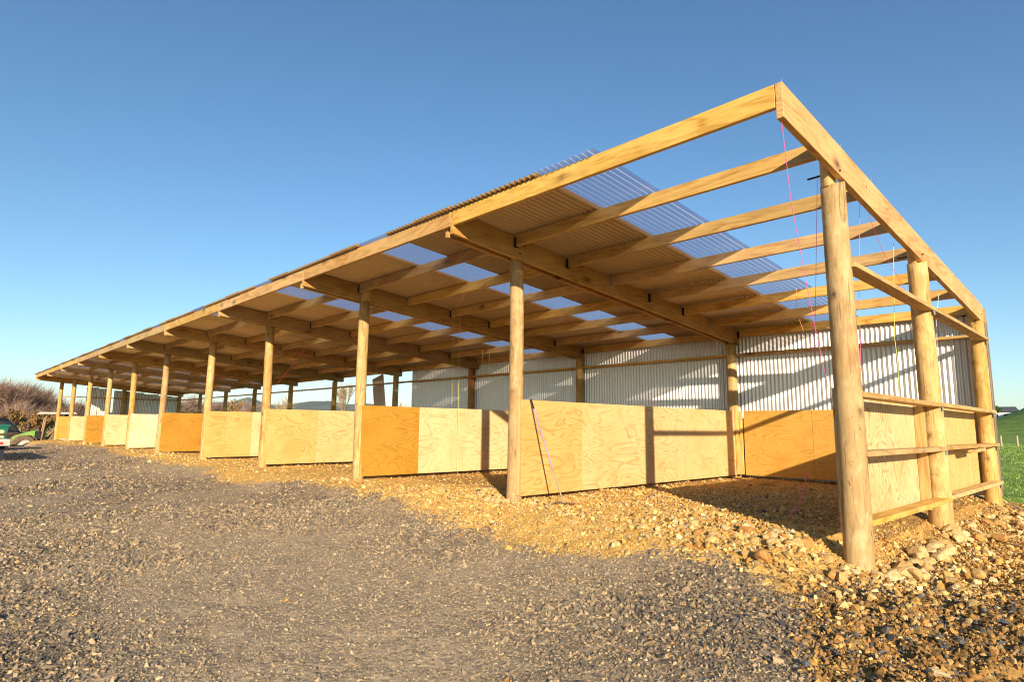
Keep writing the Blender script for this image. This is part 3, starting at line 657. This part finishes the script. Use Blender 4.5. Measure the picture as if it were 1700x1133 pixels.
# partitions between the stalls
PX = [None] + [FX[i] + (.108 if i > 1 else .122) for i in range(1, 11)]; PDY = [0, 0, -.034, -.012, -.058, -.01, -.02, -.03, -.02, -.03, -.02]
PC = [None, (HON, YEL, YEL), (ORD, PALE, YEL), ((.60, .38, .13), YEL, YEL), ((.60, .37, .12), PALE, YEL), (ORD, YEL, YEL), (CRM, PALE, YEL), (PALE, YEL, YEL), (ORD, YEL, YEL), (PALE, YEL, YEL), (ORG, YEL, YEL)]
for i in range(1, 11):
    X = PX[i]; dy = PDY[i]; par = empty('partition', (X, dy, 0)); par.parent = shed; zb, zt = .147, 1.352
    for (y0, y1), c in zip(((.0, 1.199), (1.202, 3.6), (3.603, 5.80)), PC[i]):
        o = MB().box((-.018, y0, zb), (0, y1 - (dy if y1 > 5 else 0), zt)).build('plywood_sheet', M_plyY, par, loc=(-.009, (y0 + y1) / 2, .75), color=c, bevel=.001)
    MB().box((-.062, -.05, zb + .01), (-.014, -.0025, zt - .012)).build('batten', M_vert, par, bevel=.002)
    for zz in (.22, .75, 1.28):
        MB().box((-.112, .09, zz - .045), (-.0195, 5.85, zz)).build('rail', M_raft, par)
    if i in (1, 2, 3): MB().box((-.0195, 1.16, zb + .02), (-.11, 1.24, zt - .02)).build('batten', M_vert, par)

# ------------------------------------------------------------------ leaning and hanging things
o = empty('loose_sheet', (-17.0, 6.3, 0), 'loose narrow corrugated sheet leaning tilted against the open back wall beside a back post', 'metal sheet')
corr_obj('sheet', Matrix.Rotation(R(-14), 4, 'Y') @ Matrix.Rotation(R(88), 4, 'X') @ Matrix.Translation((-.38, .02, 0)), 2.86, .76, M_rfs, o)
# rake
M_pink = plain('violet_grip', (.34, .25, .36), .4); M_stick = plain('worn_ash_handle', (.34, .25, .16), .7)
rk = empty('rake', (-4.1, 1.14, .08), 'long rake with violet sleeve leaning on the first plywood partition', 'rake')
A = Vector((-3.795, .13, 1.365)); Bt = Vector((-3.56, .62, .12))
A = Vector((-3.80, .14, 1.362)); Bt = Vector((-3.27, .17, .10))
def P(t): return A.lerp(Bt, t)
def rel(mb, name, mat): o = mb.build(name, mat, rk); o.matrix_parent_inverse = Matrix.Translation(-Vector(rk.location)); return o
rel(MB().tube([P(0), P(.1)], .012, 8), 'end_grip', M_black); rel(MB().tube([P(.1), P(.68)], .0115, 8), 'handle_sleeve', M_pink); rel(MB().tube([P(.68), P(1)], .0105, 8), 'handle', M_stick)
hd = MB(); hd.beam(P(1) + Vector((-.12, -.06, 0)), P(1) + Vector((.12, .06, 0)), .025, .015)
for k in range(12): q = P(1) + Vector((-.11, -.055, 0)).lerp(Vector((.11, .055, 0)), k / 11); hd.tube([q, q + Vector((.02, -.03, -.045))], .004, 5)
rel(hd, 'rake_head', plain('rusty_iron', (.10, .055, .03), .8))
# string lines
def smat(n, c): return plain(n, c, .6, var=.05)
SM = {'pink': smat('pink_string', (.85, .13, .38)), 'red': smat('red_string', (.75, .07, .08)), 'yellow': smat('yellow_string', (.80, .72, .10)), 'white': smat('white_string', (.8, .78, .75)), 'orange': smat('orange_string', (.82, .35, .10))}
SL = [('pink', [(.03, -1.12, 3.284), (-.057, -.8, 2.779), (-.109, -.5, 2.351), (-.145, -.2, 1.826), (-.155, .2, .985)], .0024, 'thick pink string slung from the front tip of the end rafter past the corner pole'),
 ('pink', [(-.223, .3, 3.38), (-.307, .3, 2.177), (-.358, .3, 1.558)], .0022, 'thin pink string hanging straight just left of the corner pole'),
 ('pink', [(-.055, .93, 3.30), (-.122, .9, 2.241), (-.152, .9, 1.428)], .0022, 'thin pink string hanging straight between the corner pole and the middle pole'),
 ('red', [(.07, .7, 3.30), (.0, 1.0, 3.06), (-.02, 1.4, 2.833), (.02, 2.2, 2.43), (.02, 2.5, 2.40)], .002, 'red string sloping from the end rafter down to the top board by the middle pole'),
 ('yellow', [(-.042, 1.93, 3.03), (-.119, 2.0, 2.008), (-.108, 2.0, 1.745), (-.118, 2.0, 1.33)], .0026, 'bright yellow string hanging left of the middle pole of the end wall'),
 ('orange', [(-1.477, 2.95, 2.93), (-1.472, 2.9, 2.571), (-1.399, 2.9, 2.315)], .0025, 'short orange string hanging from a purlin in the first bay'),
 ('white', [(-.057, 4.0, 2.85), (-.121, 4.0, 2.467), (-.137, 4.0, 2.069)], .0026, 'white string hanging between the middle and back poles of the end wall'),
 ('yellow', [(-7.516, 1.93, 3.16), (-7.456, 1.9, 1.401), (-7.449, 1.9, .13)], .0024, 'long pale yellow string hanging to the ground before the second partition'),
 ('yellow', [(-7.70, 1.93, 3.16), (-7.659, 1.9, 1.405)], .002, 'pale yellow string left of the long one, hanging before the second partition'),
 ('yellow', [(-8.012, 2.96, 3.0), (-7.976, 3.0, 1.42)], .003, 'left one of two faint yellow strings just left of the second front pole'),
 ('yellow', [(-7.8, 2.96, 2.96), (-7.768, 3.0, 1.392)], .003, 'right one of two faint yellow strings just left of the second front pole'),
 ('red', [(-11.79, 5.8, 2.75), (-11.76, 5.8, 2.536), (-11.687, 5.8, 1.618)], .009, 'red string hanging down a back post beside the far edge of the back cladding'),
 ('red', [(-13.266, 1.5, 2.95), (-13.86, 1.5, 2.648), (-14.879, 1.5, 2.12)], .009, 'red string strung aslant under the roof left of the third front pole'),
 ('pink', [(-.808, 1.2, .594), (-.843, 1.2, .408), (-.915, 1.2, .206), (-.99, 1.0, .085)], .0045, 'loose bright pink string end curling to the ground left of the corner pole'),
 ('red', [(-6.15, .93, 3.29), (-6.162, .9, 3.14)], .005, 'short red string loop on a purlin in the second bay')]
for c, pts, r_, lb in SL:
    fine = []
    for a_, b_ in zip(pts[:-1], pts[1:]):
        for q in range(4): fine.append(Vector(a_).lerp(Vector(b_), q / 4))
    fine.append(Vector(pts[-1])); o = MB().tube(fine, r_, 5).build('string_line', SM[c], loc=tuple(pts[0])); tag(o, lb, 'string', 'builder string lines hanging in the shed')
for yy, s_ in ((-1.1, .0), (.15, .02), (.98, .02)):
    q = (.035, yy, US(yy) + RH - .01); MB().tube([q, (q[0] + .004, yy, q[2] + .07 + s_)], .0025, 5).build('nail', M_steel, shed)
# plank on the ground inside the first bay, hose, black object on the back panel
o = MB().beam((-2.9, 4.6, .115), (-2.75, 5.05, .13), .05, .02).build('offcut', M_vert, loc=(-2.9, 4.6, .1)); tag(o, 'pale timber offcut lying on the sunlit fill near the back of the first bay', 'offcut')
o = MB().tube([(-17.3, 6.0, 1.28), (-17.3, 6.0, 1.36), (-17.3, 6.0, 1.50), (-17.3, 6.0, 1.60), (-17.3, 6.0, 1.66), (-17.3, 6.0, 1.675)], [.10, .15, .165, .155, .11, .03], 14).build('bucket', M_black, smooth=True)

# ------------------------------------------------------------------ vehicles at the left
M_tan = plain('muddy_paint', (.36, .21, .10), .8, var=.3, sc_=5); M_tyre = plain('muddy_tyre', (.17, .11, .07), .95, var=.35, sc_=6, bump=.5)
M_rim = plain('dusty_rim', (.60, .50, .40), .6); M_lime = plain('lime_paint', (.20, .36, .06), .5, var=.08); M_roof = plain('dusty_white_canopy', (.50, .44, .38), .6)
M_glass = plain('dark_glass', (.02, .022, .024), .45); M_red = plain('red_reflector', (.6, .05, .03), .3); M_teal = plain('teal_paint', (.01, .13, .09), .45, var=.1)
M_deck = plain('weathered_deck', (.38, .31, .22), .8, var=.2); M_blue = plain('blue_cap', (.03, .12, .35), .4)
def wheel(par, x, y, z, r, wd, lugs=16):
    w_ = empty('wheel', (x, y, z)); w_.parent = par
    t = MB(); v = []; f = []; S = 32; prof = [(-.5, .62), (-.5, .9), (-.36, 1.0), (.36, 1.0), (.5, .9), (.5, .62)]
    for k in range(S):
        a = 2 * math.pi * k / S
        for q, (u_, s_) in enumerate(prof): v.append((math.cos(a) * r * s_, u_ * wd, math.sin(a) * r * s_))
    n_ = len(prof)
    for k in range(S):
        for q in range(n_): a = k * n_ + q; b = k * n_ + (q + 1) % n_; c = ((k + 1) % S) * n_ + (q + 1) % n_; d = ((k + 1) % S) * n_ + q; f.append((a, b, c, d))
    t.add(v, f)
    for k in range(lugs):
        a = 2 * math.pi * k / lugs
        for sgn in (-1, 1):
            a2 = a + (sgn > 0) * math.pi / lugs; c0 = Vector((math.cos(a2) * r * .985, 0, math.sin(a2) * r * .985)); c1 = Vector((math.cos(a2 + .16) * r * .985, sgn * wd * .47, math.sin(a2 + .16) * r * .985)); t.beam(c0, c1, .05 * r + .01, .07 * r, up=c0.normalized())
    t.build('tyre', M_tyre, w_)
    rm = MB(); v = []; f = []
    for k in range(24):
        a = 2 * math.pi * k / 24
        for u_, s_ in ((-.46, .63), (-.2, .5), (-.16, .18), (-.3, .12), (-.3, .0)): v.append((math.cos(a) * r * s_, u_ * wd, math.sin(a) * r * s_))
    for k in range(24):
        for q in range(4): f.append((k * 5 + q, k * 5 + q + 1, ((k + 1) % 24) * 5 + q + 1, ((k + 1) % 24) * 5 + q))
    rm.add(v, f); rm.add([(a, -b, c) for a, b, c in v], [q[::-1] for q in f]); rm.build('rim', M_rim, w_, True)
    return w_
# tractor: local +x is its nose; placed so that the nose points to the left of the picture
TX = -45.0; tz = -.93
tr = empty('tractor', (TX, .1, tz), 'muddy tractor with lime bonnet and flat white canopy beyond the far end of the shed', 'tractor', rz=R(-92))
for s_ in (-1, 1): wheel(tr, .95, s_ * .72, .58, .60, .36); wheel(tr, -1.0, s_ * .78, .80, .82, .46)
MB().box((-1.3, -.22, .55), (1.35, .22, .85)).box((-1.25, -.5, .62), (-.7, .5, .95)).box((1.0, -.5, .45), (1.15, .5, .62)).build('chassis', M_tan, tr)
b_ = MB(); prof = [(.45, 1.0, .33), (.45, 1.46, .33), (.6, 1.45, .33), (1.1, 1.27, .30), (1.48, 1.08, .26), (1.5, .8, .26)]
for (xa, za, wa), (xb, zb_, wb) in zip(prof[1:-1], prof[2:]): b_.hexa([(xa, -wa, .86), (xb, -wb, .86), (xb, wb, .86), (xa, wa, .86)], [(xa, -wa, za), (xb, -wb, zb_), (xb, wb, zb_), (xa, wa, za)])
b_.build('bonnet', M_lime, tr); MB().box((.02, -.3, .852), (.445, .3, 1.42)).build('dashboard', M_black, tr, bevel=.02)
for s_ in (-1, 1):
    fd = MB(); n_ = 9; v = []
    for k in range(n_ + 1):
        a = math.radians(20 + 150 * k / n_); cx_, cz_ = -1.0 + math.cos(a) * .93, .80 + math.sin(a) * .93
        v += [(cx_, s_ * .5, cz_), (cx_, s_ * 1.03, cz_), (cx_ * 1.0 + math.cos(a) * .03, s_ * 1.03, cz_ + math.sin(a) * .03), (cx_ + math.cos(a) * .03, s_ * .5, cz_ + math.sin(a) * .03)]
    f = []
    for k in range(n_):
        for q in range(4): a = k * 4 + q; b = k * 4 + (q + 1) % 4; f.append((a, b, b + 4, a + 4))
    fd.add(v, f + [(0, 1, 2, 3), (n_ * 4 + 3, n_ * 4 + 2, n_ * 4 + 1, n_ * 4)]).build('mudguard', M_tan, tr)
    fd = MB(); v = []
    for k in range(7):
        a = math.radians(35 + 120 * k / 6); v += [(.95 + math.cos(a) * .68, s_ * .55, .58 + math.sin(a) * .68), (.95 + math.cos(a) * .68, s_ * .92, .58 + math.sin(a) * .68), (.95 + math.cos(a) * .70, s_ * .92, .58 + math.sin(a) * .70), (.95 + math.cos(a) * .70, s_ * .55, .58 + math.sin(a) * .70)]
    fd.add(v, [(k * 4 + q, k * 4 + (q + 1) % 4, k * 4 + 4 + (q + 1) % 4, k * 4 + 4 + q) for k in range(6) for q in range(4)]).build('mudguard', M_tan, tr)
    MB().tube([(.12, s_ * .42, .9), (-.02, s_ * .48, 2.48)], .04, 6).build('canopy_post', M_tan, tr); MB().tube([(-1.1, s_ * .45, .9), (-1.05, s_ * .48, 2.48)], .045, 6).build('canopy_post', M_bolt, tr)
MB().hexa([(-1.5, -.75, 2.48), (.42, -.75, 2.44), (.42, .75, 2.44), (-1.5, .75, 2.48)], [(-1.42, -.66, 2.60), (.30, -.66, 2.58), (.30, .66, 2.58), (-1.42, .66, 2.60)]).build('canopy', M_roof, tr, bevel=.03)
MB().box((-1.0, -.26, 1.05), (-.5, .26, 1.2)).hexa([(-1.05, -.26, 1.2), (-.93, -.26, 1.2), (-.93, .26, 1.2), (-1.05, .26, 1.2)], [(-1.18, -.22, 1.65), (-1.08, -.22, 1.65), (-1.08, .22, 1.65), (-1.18, .22, 1.65)]).build('seat', M_black, tr, bevel=.03)
st_ = MB(); st_.tube([(.0, 0, 1.2), (-.22, 0, 1.55)], .02, 6); st_.tube([(-.22 + .06 * math.cos(a), .19 * math.sin(a), 1.55 + .19 * math.cos(a) * .5) for a in np.linspace(0, 6.28, 15)], .015, 5); st_.build('steering_wheel', M_black, tr)
MB().tube([(.75, -.12, 1.3), (.75, -.12, 2.0)], .03, 8).build('exhaust', M_bolt, tr)
# black covered car behind it
car = empty('parked_car', (-53.5, -1.2, -.95), 'black car parked far behind the lime tractor bonnet, only its dark roof and windows showing', 'car', rz=R(88))
def loft(secs, n=14):
    mb = MB(); v = []; f = []
    for x_, w_, z0, z1, p_ in secs:
        for k in range(n):
            a = 2 * math.pi * k / n; ca, sa = math.cos(a), math.sin(a); e = 2 / p_
            v.append((x_, w_ * math.copysign(abs(ca) ** e, ca), (z0 + z1) / 2 + (z1 - z0) / 2 * math.copysign(abs(sa) ** e, sa)))
    for i in range(len(secs) - 1):
        for k in range(n): a = i * n + k; b = i * n + (k + 1) % n; f.append((a, b, b + n, a + n))
    f.append(tuple(range(n))[::-1]); f.append(tuple(range((len(secs) - 1) * n, len(secs) * n))); return mb.add(v, f)
car.scale = (.88, 1.2, 1.3)
bk = loft([(-2.15, .7, .55, .95, 4), (-2.0, .86, .35, 1.02, 4), (-1.2, .9, .28, 1.08, 5), (.6, .9, .28, 1.08, 5), (1.6, .88, .3, .98, 4), (2.1, .78, .4, .82, 4), (2.2, .6, .5, .7, 4)])
bd = bk.build('body', M_black, car, True)
loft([(-1.95, .72, .95, 1.25, 4), (-1.5, .74, .95, 1.62, 4), (-.6, .74, .95, 1.72, 4), (.3, .72, .95, 1.66, 4), (.75, .72, .95, 1.35, 4), (1.05, .72, .95, 1.06, 4)]).build('windows', M_glass, car, True)
loft([(-1.55, .6, 1.60, 1.66, 3), (-.6, .66, 1.66, 1.76, 3), (.28, .6, 1.62, 1.70, 3)]).build('roof', M_black, car, True)
for sx in (-1.35, 1.35):
    for sy in (-.82, .82): wheel(car, sx, sy, .33, .33, .2, 0)
# trailer at the left edge, with a crate, timber and a plank on it
gx = -20.9; gzz = gz(-20.9, -3.6)
tl = empty('flatbed_trailer', (gx, -3.55, gzz), 'flat-deck trailer cut off by the left photo edge, red reflector on its end board', 'trailer')
D0, D1 = .50, .62
MB().box((-4.6, -2.05, D0 + .02), (0, 0, D1)).build('deck', M_deck, tl, bevel=.01)
MB().box((0.002, -2.05, D0 - .06), (.05, 0, D1 + .01)).build('end_board', M_roof, tl, bevel=.006)
MB().box((.052, -.30, D0 - .02), (.06, -.16, D0 + .05)).build('reflector', M_red, tl)
MB().box((-4.6, -.1, D0 - .14), (-.02, -.03, D0 + .018)).box((-4.6, -1.95, D0 - .14), (-.02, -1.88, D0 + .018)).box((-.4, -1.87, D0 - .16), (-.3, -.11, D0 + .017)).build('chassis', M_bolt, tl)
for sy in (-.22, -1.85): wheel(tl, -1.7, sy, .32, .32, .2, 0); wheel(tl, -2.5, sy, .32, .32, .2, 0)
MB().box((-.35, -.25, .02), (-.27, -.08, D0 - .0)).box((-.35, -1.7, .02), (-.27, -1.6, D0 - .0)).build('stand_leg', M_bolt, tl)
MB().box((-3.0, -.32, D0 - .03), (-1.2, .02, D0 + .015)).box((-3.0, -.32, .45), (-2.96, .02, D0)).build('mudguard', M_bolt, tl)
o = MB().beam((-3.9, .45, D1 + .085), (.1, -1.7, D1 + .03), .22, .05).build('plank', M_purl); o.location = (gx, -3.55, gzz + .02); tag(o, 'brown plank lying aslant across the trailer deck and jutting out past it', 'plank')
# teal bin and a stack of pale boards beyond the trailer
bin_ = empty('skip_bin', (-40.2, -3.55, gz(-40.2, -3.55)), 'teal metal bin at the left edge beyond the trailer, in front of the tractor wheel', 'bin')
hb_ = .88 - gz(-40.2, -2.9)
q = MB(); q.hexa([(-.7, -1.4, .1), (.7, -1.4, .1), (.7, 1.25, .1), (-.7, 1.25, .1)], [(-.85, -1.6, hb_ - .09), (.85, -1.6, hb_ - .09), (.85, 1.5, hb_ - .09), (-.85, 1.5, hb_ - .09)])
for yy in (-1.0, -.2, .6): q.beam((.74, yy, .2), (.88, yy, hb_ - .1), .08, .05)
q.build('body', M_teal, bin_); MB().box((-.92, -1.66, hb_ - .088), (.92, 1.56, hb_)).build('rim', M_teal, bin_, bevel=.015)
for yy in (-1.2, 1.0): MB().box((-.6, yy - .06, 0), (.6, yy + .06, .098)).build('skid', M_bolt, bin_)
bz = gz(-30.5, -4.25); q = MB(); hh = .70 - bz; k = 0; z_ = .12
while z_ < hh: q.box((-.6 + .01 * (k % 3), -1.3, z_), (.6 - .012 * (k % 2), 1.25 + .015 * (k % 3), z_ + .034)); z_ += .036; k += 1
st_ = empty('board_stack', (-30.5, -4.25, bz), 'stack of cream boards on bearers behind the trailer at the left edge', 'boards'); q.build('boards', plain('cream_board', (.62, .50, .30), .7), st_)
for yy in (-1, 0, 1): MB().box((-.55, yy - .05, 0), (.55, yy + .05, .118)).build('bearer', M_purl, st_)

# ------------------------------------------------------------------ trees and farm background
def leafmat(name, cols, tr=.0):
    t = NT(name); oi = t.n('ShaderNodeObjectInfo'); g_ = t.n('ShaderNodeNewGeometry')
    c = t.ramp(g_.outputs['Random Per Island'], [(i / max(1, len(cols) - 1), c_) for i, c_ in enumerate(cols)]); c = t.hsv(c, v=t.math('MULTIPLY_ADD', oi.outputs['Random'], .4, .8)); t.l(c, t.b.inputs['Base Color']); t.set(Roughness=.8); return t.m
M_bark = plain('bare_bark', (.20, .14, .10), .9, var=.3)
M_twig = leafmat('brown_twigs', [(.16, .09, .065), (.27, .16, .11), (.36, .24, .18), (.20, .12, .10)])
M_gold = leafmat('gold_leaves', [(.20, .10, .035), (.30, .17, .045), (.16, .12, .045), (.34, .14, .045), (.24, .15, .06), (.10, .08, .03)])
M_dkleaf = leafmat('dark_green_leaves', [(.03, .06, .015), (.05, .09, .02), (.08, .11, .03)])
M_tall = leafmat('straw_twigs', [(.42, .28, .15), (.50, .36, .20), (.30, .20, .12)])
def tree(x, y, h_, wd, mat, label, group=None, kind='bare', n=2600, name='bare_tree', leafsz=.05, seed=0, zb=None):
    rn = np.random.default_rng(abs(int(seed))); rr_ = random.Random(seed); z0 = gz(x, y) if zb is None else zb
    root = empty(name, (x, y, z0), label, 'tree', group)
    mb = MB(); tips = []
    def br(p, d, L, r, lev):
        q = p + d * L; mid = p.lerp(q, .5) + Vector((rr_.gauss(0, .05), rr_.gauss(0, .05), 0)) * L; mb.tube([p, mid, q], [r, r * .8, r * .6], 4, False)
        tips.append((p, q, lev))
        if lev < (4 if kind == 'bare' else 2):
            for _ in range(3 if lev else 5):
                a = rr_.uniform(0, 6.28); sp = rr_.uniform(.25, .7) * (1.15 if wd > h_ * .6 else .7); nd = (d + Vector((math.cos(a), math.sin(a), rr_.uniform(-.1, .35))) * sp).normalized()
                br(p.lerp(q, rr_.uniform(.45, 1)), nd, L * rr_.uniform(.55, .8), r * .55, lev + 1)
    br(Vector((0, 0, -.1)), Vector((0, 0, 1)), h_ * .3, max(.04, h_ * .022), 0)
    sx = wd / 2; mx = max([abs(q.x) for _, q, _ in tips] + [.1]); mz = max(q.z for _, q, _ in tips)
    S = np.array([sx / mx, sx / mx, h_ / mz * .97]); mb.v = [(a * S[0], b * S[1], c * S[2]) for a, b, c in mb.v]
    mb.build('trunk', M_bark if kind != 'straw' else mat, root)
    seg = [(np.array(p) * S, np.array(q) * S) for p, q, l in tips if l >= (2 if kind == 'bare' else 1)]
    ii = rn.integers(0, len(seg), n); tt = rn.random(n)[:, None]; P0 = np.array([s[0] for s in seg])[ii]; P1 = np.array([s[1] for s in seg])[ii]
    c = P0 * (1 - tt) + P1 * tt + rn.normal(0, .035 * wd if kind != 'bare' else .02 * wd, (n, 3)); c[:, 2] = np.maximum(c[:, 2], .05)
    if kind == 'bare':   # twigs: long thin slivers growing outwards
        d = (P1 - P0); d /= np.linalg.norm(d, axis=1)[:, None] + 1e-6; d = d + rn.normal(0, .55, (n, 3)); d[:, 2] += .25; L = leafsz * 12 * rn.uniform(.5, 1.4, (n, 1)); e = c + d * L
        sd = np.cross(d, rn.normal(size=(n, 3))); sd /= np.linalg.norm(sd, axis=1)[:, None]; wv = sd * leafsz * .35
        v = np.stack([c - wv, c + wv, e], 1)
    else:
        a = rn.normal(size=(n, 3)); a /= np.linalg.norm(a, axis=1)[:, None]; b = np.cross(a, rn.normal(size=(n, 3))); b /= np.linalg.norm(b, axis=1)[:, None]; s_ = leafsz * rn.uniform(.6, 1.5, (n, 1))
        v = np.stack([c + a * s_, c + b * s_, c - a * s_ * .6 - b * s_ * .4], 1)
    o = np_mesh('crown', v.reshape(-1, 3), np.arange(n * 3).reshape(-1, 3), mat); o.parent = root
    return root
def at(px, d): a, _ = azh(px, 705); return CAM.x + d * math.cos(a), CAM.y + d * math.sin(a)
def hpx(px, py, d, zb): _, t = azh(px, py); return CAM.z + t * d - zb
def T(px, top, d, wpx, mat, label, **k):
    x_, y_ = at(px, d); z_ = gz(x_, y_); h_ = hpx(px, top, d, z_); return tree(x_, y_, h_, wpx / 1018.48 * d * 1.05, mat, label, seed=int(px * 7 + d), **k)
gL = 'trees beyond the left end of the yard'
T(8, 640, 95, 58, M_twig, 'bare brown tree rising highest at the left edge of the photo', group=gL, n=5200, leafsz=.07)
T(36, 642, 100, 56, M_twig, 'bare brown tree second from the left edge, above the lime tractor bonnet', group=gL, n=5200, leafsz=.07)
T(62, 655, 98, 50, M_twig, 'lower bare brown tree above the left end of the tractor canopy', group=gL, n=4200, leafsz=.07)
T(86, 670, 105, 44, M_twig, 'small bare tree between the tractor canopy and the last front pole', group=gL, n=3600, leafsz=.07)
T(-30, 645, 96, 60, M_twig, 'bare brown tree half outside the left edge of the photo', group=gL, n=3500, leafsz=.07)
T(5, 678, 84, 34, M_gold, 'low golden-leaved tree at the left edge under the bare trees', group=gL, kind='leaf', n=7000, leafsz=.10, name='shrub')
T(46, 684, 86, 36, M_gold, 'low golden bush just left of the tractor canopy', group=gL, kind='leaf', n=7000, leafsz=.10, name='shrub')
T(25, 680, 90, 44, M_twig, 'low brown bush between the two golden bushes', group=gL, n=3200, leafsz=.07, name='shrub')
T(72, 682, 88, 40, M_gold, 'golden brown bush seen under the tractor canopy', group=gL, kind='leaf', n=7000, leafsz=.10, name='shrub')
T(112, 677, 90, 34, M_twig, 'brown bush between the last two front poles', group=gL, n=3200, leafsz=.07, name='shrub')
T(131, 671, 92, 34, M_gold, 'orange brown round bush seen left of the far end cladding', group=gL, kind='leaf', n=7000, leafsz=.10, name='shrub')
gM = 'trees seen through the open back of the shed'
T(300, 672, 130, 30, M_twig, 'brown bare bush just right of the far end cladding', group=gM, n=2600, leafsz=.09)
T(325, 666, 135, 38, M_twig, 'wide brown bare tree between the first back posts after the far cladding', group=gM, n=3600, leafsz=.09)
T(352, 673, 140, 30, M_twig, 'low brown bare tree left of the golden one', group=gM, n=2600, leafsz=.09)
T(366, 676, 140, 24, M_twig, 'lowest brown bush left of the golden tree', group=gM, n=2200, leafsz=.09)
T(392, 661, 120, 36, M_gold, 'golden tree seen through the back below the tallest far hill', group=gM, kind='leaf', n=1500, leafsz=.18, name='autumn_tree')
T(420, 674, 140, 26, M_twig, 'small brown tree right of the golden tree', group=gM, n=2200, leafsz=.09)
T(476, 657, 110, 30, M_tall, 'pale bare tree seen between two back posts left of the tall one', group=gM, n=700, leafsz=.06)
T(571, 634, 90, 40, M_tall, 'tall pale bare tree with upright branches seen left of the second front pole', group=gM, n=900, leafsz=.055)
for px_, tp, lb in ((664, 667, 'left one of the two narrow poplars right of the loose sheet'), (674, 668, 'right one of the two narrow poplars right of the loose sheet')):
    T(px_, tp, 150, 6, M_tall, lb, group=gM, n=900, leafsz=.05, name='poplar')
# right side
gR = 'trees on the pasture hill'
T(1642, 671, 150, 30, M_dkleaf, 'round dark green tree at the edge of the shed end wall beside the farmhouse', group=gR, kind='leaf', n=9000, leafsz=.3, name='leafy_tree')
hx, hy = at(1664, 245); hzz = hpx(1664, 699, 245, 0) 
hs = empty('farmhouse', (hx, hy, hzz - .7), 'low white farmhouse with dark roof on the green hill', 'house', rz=R(8))
M_wall = plain('white_weatherboard', (.74, .72, .68), .7, var=.05); M_rf = plain('dark_roofing', (.07, .08, .09), .6)
MB().box((-3.2, -2.4, 0), (4.2, 2.4, 3.4)).build('wall', M_wall, hs)
MB().hexa([(-3.6, -2.9, 3.4), (4.6, -2.9, 3.4), (4.6, 2.9, 3.4), (-3.6, 2.9, 3.4)], [(-2.6, -.15, 5.0), (3.6, -.15, 5.0), (3.6, .15, 5.0), (-2.6, .15, 5.0)]).build('roof', M_rf, hs)
for xx_ in (-1.8, .6, 2.6): 
    wn = MB().box((xx_, -2.46, 1.7), (xx_ + 1.0, -2.405, 2.7)).build('window', M_glass, hs)
T(1681, 684, 262, 10, M_dkleaf, 'small round dark tree right of the farmhouse roof', group=gR, kind='leaf', n=2500, leafsz=.3, name='leafy_tree')
T(1699, 682, 262, 8, M_dkleaf, 'small dark tree on the hill crest at the right edge', group=gR, kind='leaf', n=2000, leafsz=.3, name='leafy_tree')
M_fp = plain('grey_fence_post', (.42, .34, .22), .8)
for px_, lb in ((1659, 'left one of two short fence posts in the pasture'), (1686, 'right one of two short fence posts in the pasture')):
    fx, fy = at(px_, 62); fz = gz(fx, fy); o = MB().tube([(0, 0, -.1), (0, 0, .5), (.01, 0, .82)], [.07, .068, .06], 8).build('fence_post', M_fp); o.location = (fx, fy, fz); tag(o, lb, 'fence post', 'fence posts in the pasture')
for o in list(bpy.data.objects):
    if o.name.startswith('bucket'): tag(o, 'black rounded bucket showing above the pale third partition by the back wall', 'bucket')

# ------------------------------------------------------------------ the air
hm = bpy.data.materials.new('air'); hm.use_nodes = True; t_ = hm.node_tree; t_.nodes.clear()
ho = t_.nodes.new('ShaderNodeOutputMaterial'); hv = t_.nodes.new('ShaderNodeVolumePrincipled'); hv.inputs['Density'].default_value = .00006; hv.inputs['Color'].default_value = (.80, .88, 1, 1)
t_.links.new(hv.outputs[0], ho.inputs['Volume'])
tag(MB().box((-9600, -9600, -40), (9600, 9600, 330)).build('haze', hm), kind='stuff', label='thin pale air haze over the whole place', cat='haze')
